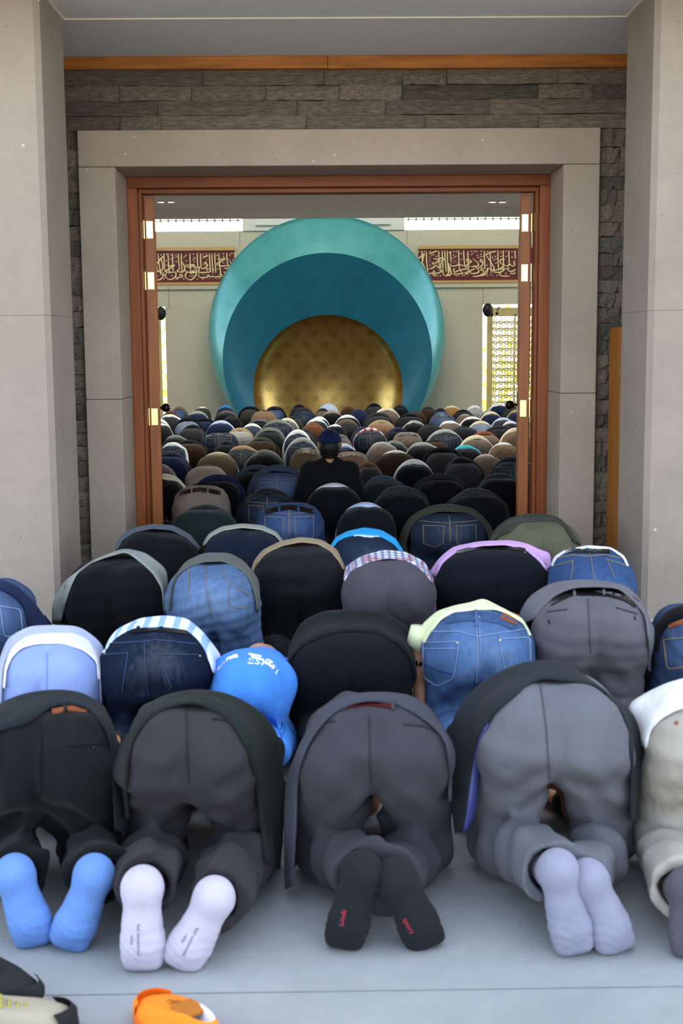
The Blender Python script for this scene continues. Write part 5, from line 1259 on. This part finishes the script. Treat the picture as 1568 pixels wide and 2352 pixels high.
Q5.garment('jacket', [(1128, 1248), (1150, 1228), (1172, 1222), (1190, 1200), (1230, 1196), (1272, 1196), (1296, 1208), (1318, 1246)], [(1118, 1250), (1136, 1214), (1166, 1190), (1210, 1179), (1250, 1180), (1285, 1189), (1308, 1212), (1332, 1250)], suit('3d4138'), low=-.02)

# --- the man sitting up
def seated():
    x, Y = at(757, 1060, 9.62)[0], 9.62
    F = Field((-.3, -.32, 0), (.3, .5, .92), .009)
    for s in (-1, 1):
        F.add((s * .1, -.08, .2), (s * .13, .3, .1), .1, .075, .05); F.add((s * .12, .3, .08), (s * .1, -.12, .07), .065, .045, .03)
        F.add((s * .1, -.12, .06), (s * .07, -.26, .04), .04, .032, .03)
        F.add((s * .19, .0, .57), (s * .235, .03, .34), .05, .042, .04); F.add((s * .235, .03, .34), (s * .15, .2, .22), .04, .028, .03); add_hand(F, (s * .15, .2, .215), (-s * .25, 1, -.35), (0, .35, 1), -s)
    F.add((-.06, -.08, .2), (.06, -.08, .2), .12, .12, .05); F.add((-.05, -.06, .25), (-.07, .0, .5), .1, .11, .06); F.add((.05, -.06, .25), (.07, .0, .5), .1, .11, .06)
    F.add((-.14, .0, .575), (.14, .0, .575), .06, .06, .06); F.add((0, .01, .56), (0, .03, .69), .056, .054, .03)
    add_head(F, (0, .045, .772), (0, .97, -.25), (0, .25, .97))
    bm_ = F.mesh('person'); bm_.materials.append(M['skin'])
    rt = link('person', bm_, None, label='person sitting upright in navy cap and black jacket, seen from behind mid-hall', cat='person'); rt.location = (x, Y, 0); rt.scale = (.97, 1, .985)
    G = Field((-.32, -.3, 0), (.32, .36, .72), .01)
    for s in (-1, 1):
        G.add((s * .055, -.09, .14), (s * .085, -.0, .5), .14, .128, .06, ); G.add((s * .165, -.005, .575), (s * .245, .02, .33), .068, .056, .05); G.add((s * .245, .02, .33), (s * .165, .17, .235), .055, .046, .03)
        G.add((s * .07, -.12, .12), (s * .12, -.02, .1), .14, .12, .05)
    G.add((-.15, -.005, .585), (.15, -.005, .585), .064, .064, .05); G.add((-.05, .0, .6), (-.05, .01, .645), .05, .04, .04); G.add((.05, .0, .6), (.05, .01, .645), .05, .04, .04)
    G.D = G.D + .004 * np.sin(G.Z * 40 + G.X * 22) * np.exp(-((G.X) / .15) ** 2)
    jm = G.mesh('jacket'); jm.materials.append(suit('17181b')); link('jacket', jm, rt)
    K = Field((-.25, -.32, 0), (.25, .45, .34), .011)
    for s in (-1, 1): K.add((s * .1, -.08, .2), (s * .13, .3, .1), .115, .09, .05); K.add((s * .12, .3, .085), (s * .1, -.14, .08), .08, .07, .03)
    tm = K.mesh('trousers'); tm.materials.append(suit('17181b')); link('trousers', tm, rt)
    Hh = Field((-.13, -.12, .66), (.13, .2, .9), .006); Hh.ball((0, .022, .795), .099, .02, (.84, 1.05, 1)); Hh.add((-.03, -.03, .76), (-.025, -.012, .7), .05, .042, .03); Hh.add((.03, -.03, .76), (.025, -.012, .7), .05, .042, .03)
    Hh.D = np.maximum(Hh.D, (Hh.Y - .05) - .9 * (Hh.Z - .78)); hm = Hh.mesh('hair'); hm.materials.append(M['hair']); link('hair', hm, rt)
    Q = Field((-.13, -.1, .72), (.13, .2, .93), .006); Q.ball((0, .028, .80), .106, .02, (.87, 1.08, .98)); Q.D = np.maximum(Q.D, -(Q.Z - .815 - .12 * (Q.Y - .03)))
    cm = Q.mesh('cap'); cm.materials.append(suit('1d2450')); c = link('cap', cm, rt)
    pts = [(.0925 * math.cos(t), .028 + .114 * math.sin(t), .816 + .12 * .114 * math.sin(t)) for t in np.linspace(0, 2 * PI, 33)]
    MB().tube(pts, .006, 6, False).obj('cap_band', suit('161b3c'), c, True)
seated()

# ================================================================== SHOES
def shoe(label, ctr, ang, L, mats, tilt=0.0, low=True):
    """upper as one shell with an open mouth, rubber sole, tongue, laces"""
    rt = empty('shoe', (ctr[0], ctr[1], 0), label=label, cat='shoe'); rt.rotation_euler = (0, 0, ang)
    n = 28; W = .37 * L
    def outline(sc, z, lift=0):
        P = []
        for k in range(n):
            t = 2 * PI * k / n; cx_, sy = math.cos(t), math.sin(t)
            wv = W * .5 * (1 - .12 * cx_ * -1) * (1.0 if cx_ > 0 else .86)
            P.append((L * .5 * np.sign(cx_) * abs(cx_) ** .8 * sc, wv * np.sign(sy) * abs(sy) ** .85 * sc + .006 * cx_, z + lift * max(0, cx_) ** 2))
        return P
    mb = MB(); rows = [outline(1.0, 0.004), outline(1.04, .012), outline(1.03, .03), outline(.99, .034)]
    V = [v for r_ in rows for v in r_]; Fc = [(i * n + k, i * n + (k + 1) % n, (i + 1) * n + (k + 1) % n, (i + 1) * n + k) for i in range(3) for k in range(n)] + [tuple(range(n))[::-1], tuple(3 * n + k for k in range(n))]
    mb.add(V, Fc).obj('sole', mats[1], rt, True)
    rows = []
    for j, (sc, hz, toe) in enumerate(((.97, .034, .034), (1.0, .06, .052), (.93, .082, .066), (.80, .096, .078), (.68, .104, .088))):
        o = outline(sc, 0); rows.append([(x * (1 if x < 0 else 1 - .055 * j * j * .5) - .012 * j, y * (1 - .05 * j), (hz if x < .0 else hz + (toe - hz) * min(1, x / (L * .45)))) for x, y, _ in o])
    inn = [(x * .86 - .004, y * .82, zz - .004) for x, y, zz in rows[-1]]; ins = [(x * .8 - .01, y * .75, .045) for x, y, _ in inn]
    # move the mouth to the heel half
    def heelward(r_, f): return [(x * f - L * .5 * (1 - f) * .82, y, z) for x, y, z in r_]
    rows[3] = heelward(rows[3], .86); rows[4] = heelward(rows[4], .72); inn = heelward(inn, .72); ins = heelward(ins, .72)
    V = [v for r_ in rows for v in r_]; Fc = [(i * n + k, i * n + (k + 1) % n, (i + 1) * n + (k + 1) % n, (i + 1) * n + k) for i in range(4) for k in range(n)]
    MB().add(V, Fc).obj('upper', mats[0], rt, True)
    V = rows[-1] + inn + ins; Fc = [(i * n + k, i * n + (k + 1) % n, (i + 1) * n + (k + 1) % n, (i + 1) * n + k) for i in range(2) for k in range(n)] + [tuple(2 * n + k for k in range(n))]
    MB().add(V, Fc).obj('lining', mats[2], rt, True)
    mx = max(x for x, _, _ in rows[-1])
    MB().box(mx - .05, mx + .012, -.026, .026, .088, .1, .004).obj('tongue', mats[3], rt)
    for q in range(4):
        x = mx + .004 + q * .018; z = .098 - q * .0065
        MB().tube([(x, -.03, z - .012), (x + .004, 0, z + .002), (x, .03, z - .012)], .0032, 6).obj('lace', mats[3], rt, True)
    tc = []
    o1 = outline(1.02, 0)
    V = []
    ks = [k for k in range(n) if o1[k][0] > L * .3]; ks = sorted(ks, key=lambda k: o1[k][1])
    for zz, f in ((.03, 1.0), (.05, 1.0), (.066, .9)):
        for k in ks: V.append((o1[k][0] * f, o1[k][1] * f, zz))
    m = len(ks); MB().add(V, [(i * m + k, i * m + k + 1, (i + 1) * m + k + 1, (i + 1) * m + k) for i in range(2) for k in range(m - 1)]).obj('toe_cap', mats[4], rt, True)
    return rt
org = plain('orange_suede', 'f08a14', .8); ogl = plain('orange_rubber', 'd86a08', .6); wh = plain('white_lining', 'dfe0e8', .8); tanp = plain('tan_patch', 'b06a1c', .8)
shoe('orange trainer with white lining, lying sole down at the bottom edge', (-.335, 2.595, 0), PI - .92, .285, (org, ogl, wh, tanp, org))
blk = plain('black_nubuck', '16181a', .8); gry = plain('cream_suede', 'a39c88', .85); ylw = plain('yellow_lace', 'a8a04a', .8)
q = onfloor(28, 2390); shoe('cream and black trainer with yellow laces, nearest the bottom left corner', q, .25, .28, (gry, blk, blk, ylw, blk))
q = onfloor(-18, 2295); shoe('black trainer behind the cream one at the left edge', q, -.5, .28, (blk, gry, blk, blk, blk))
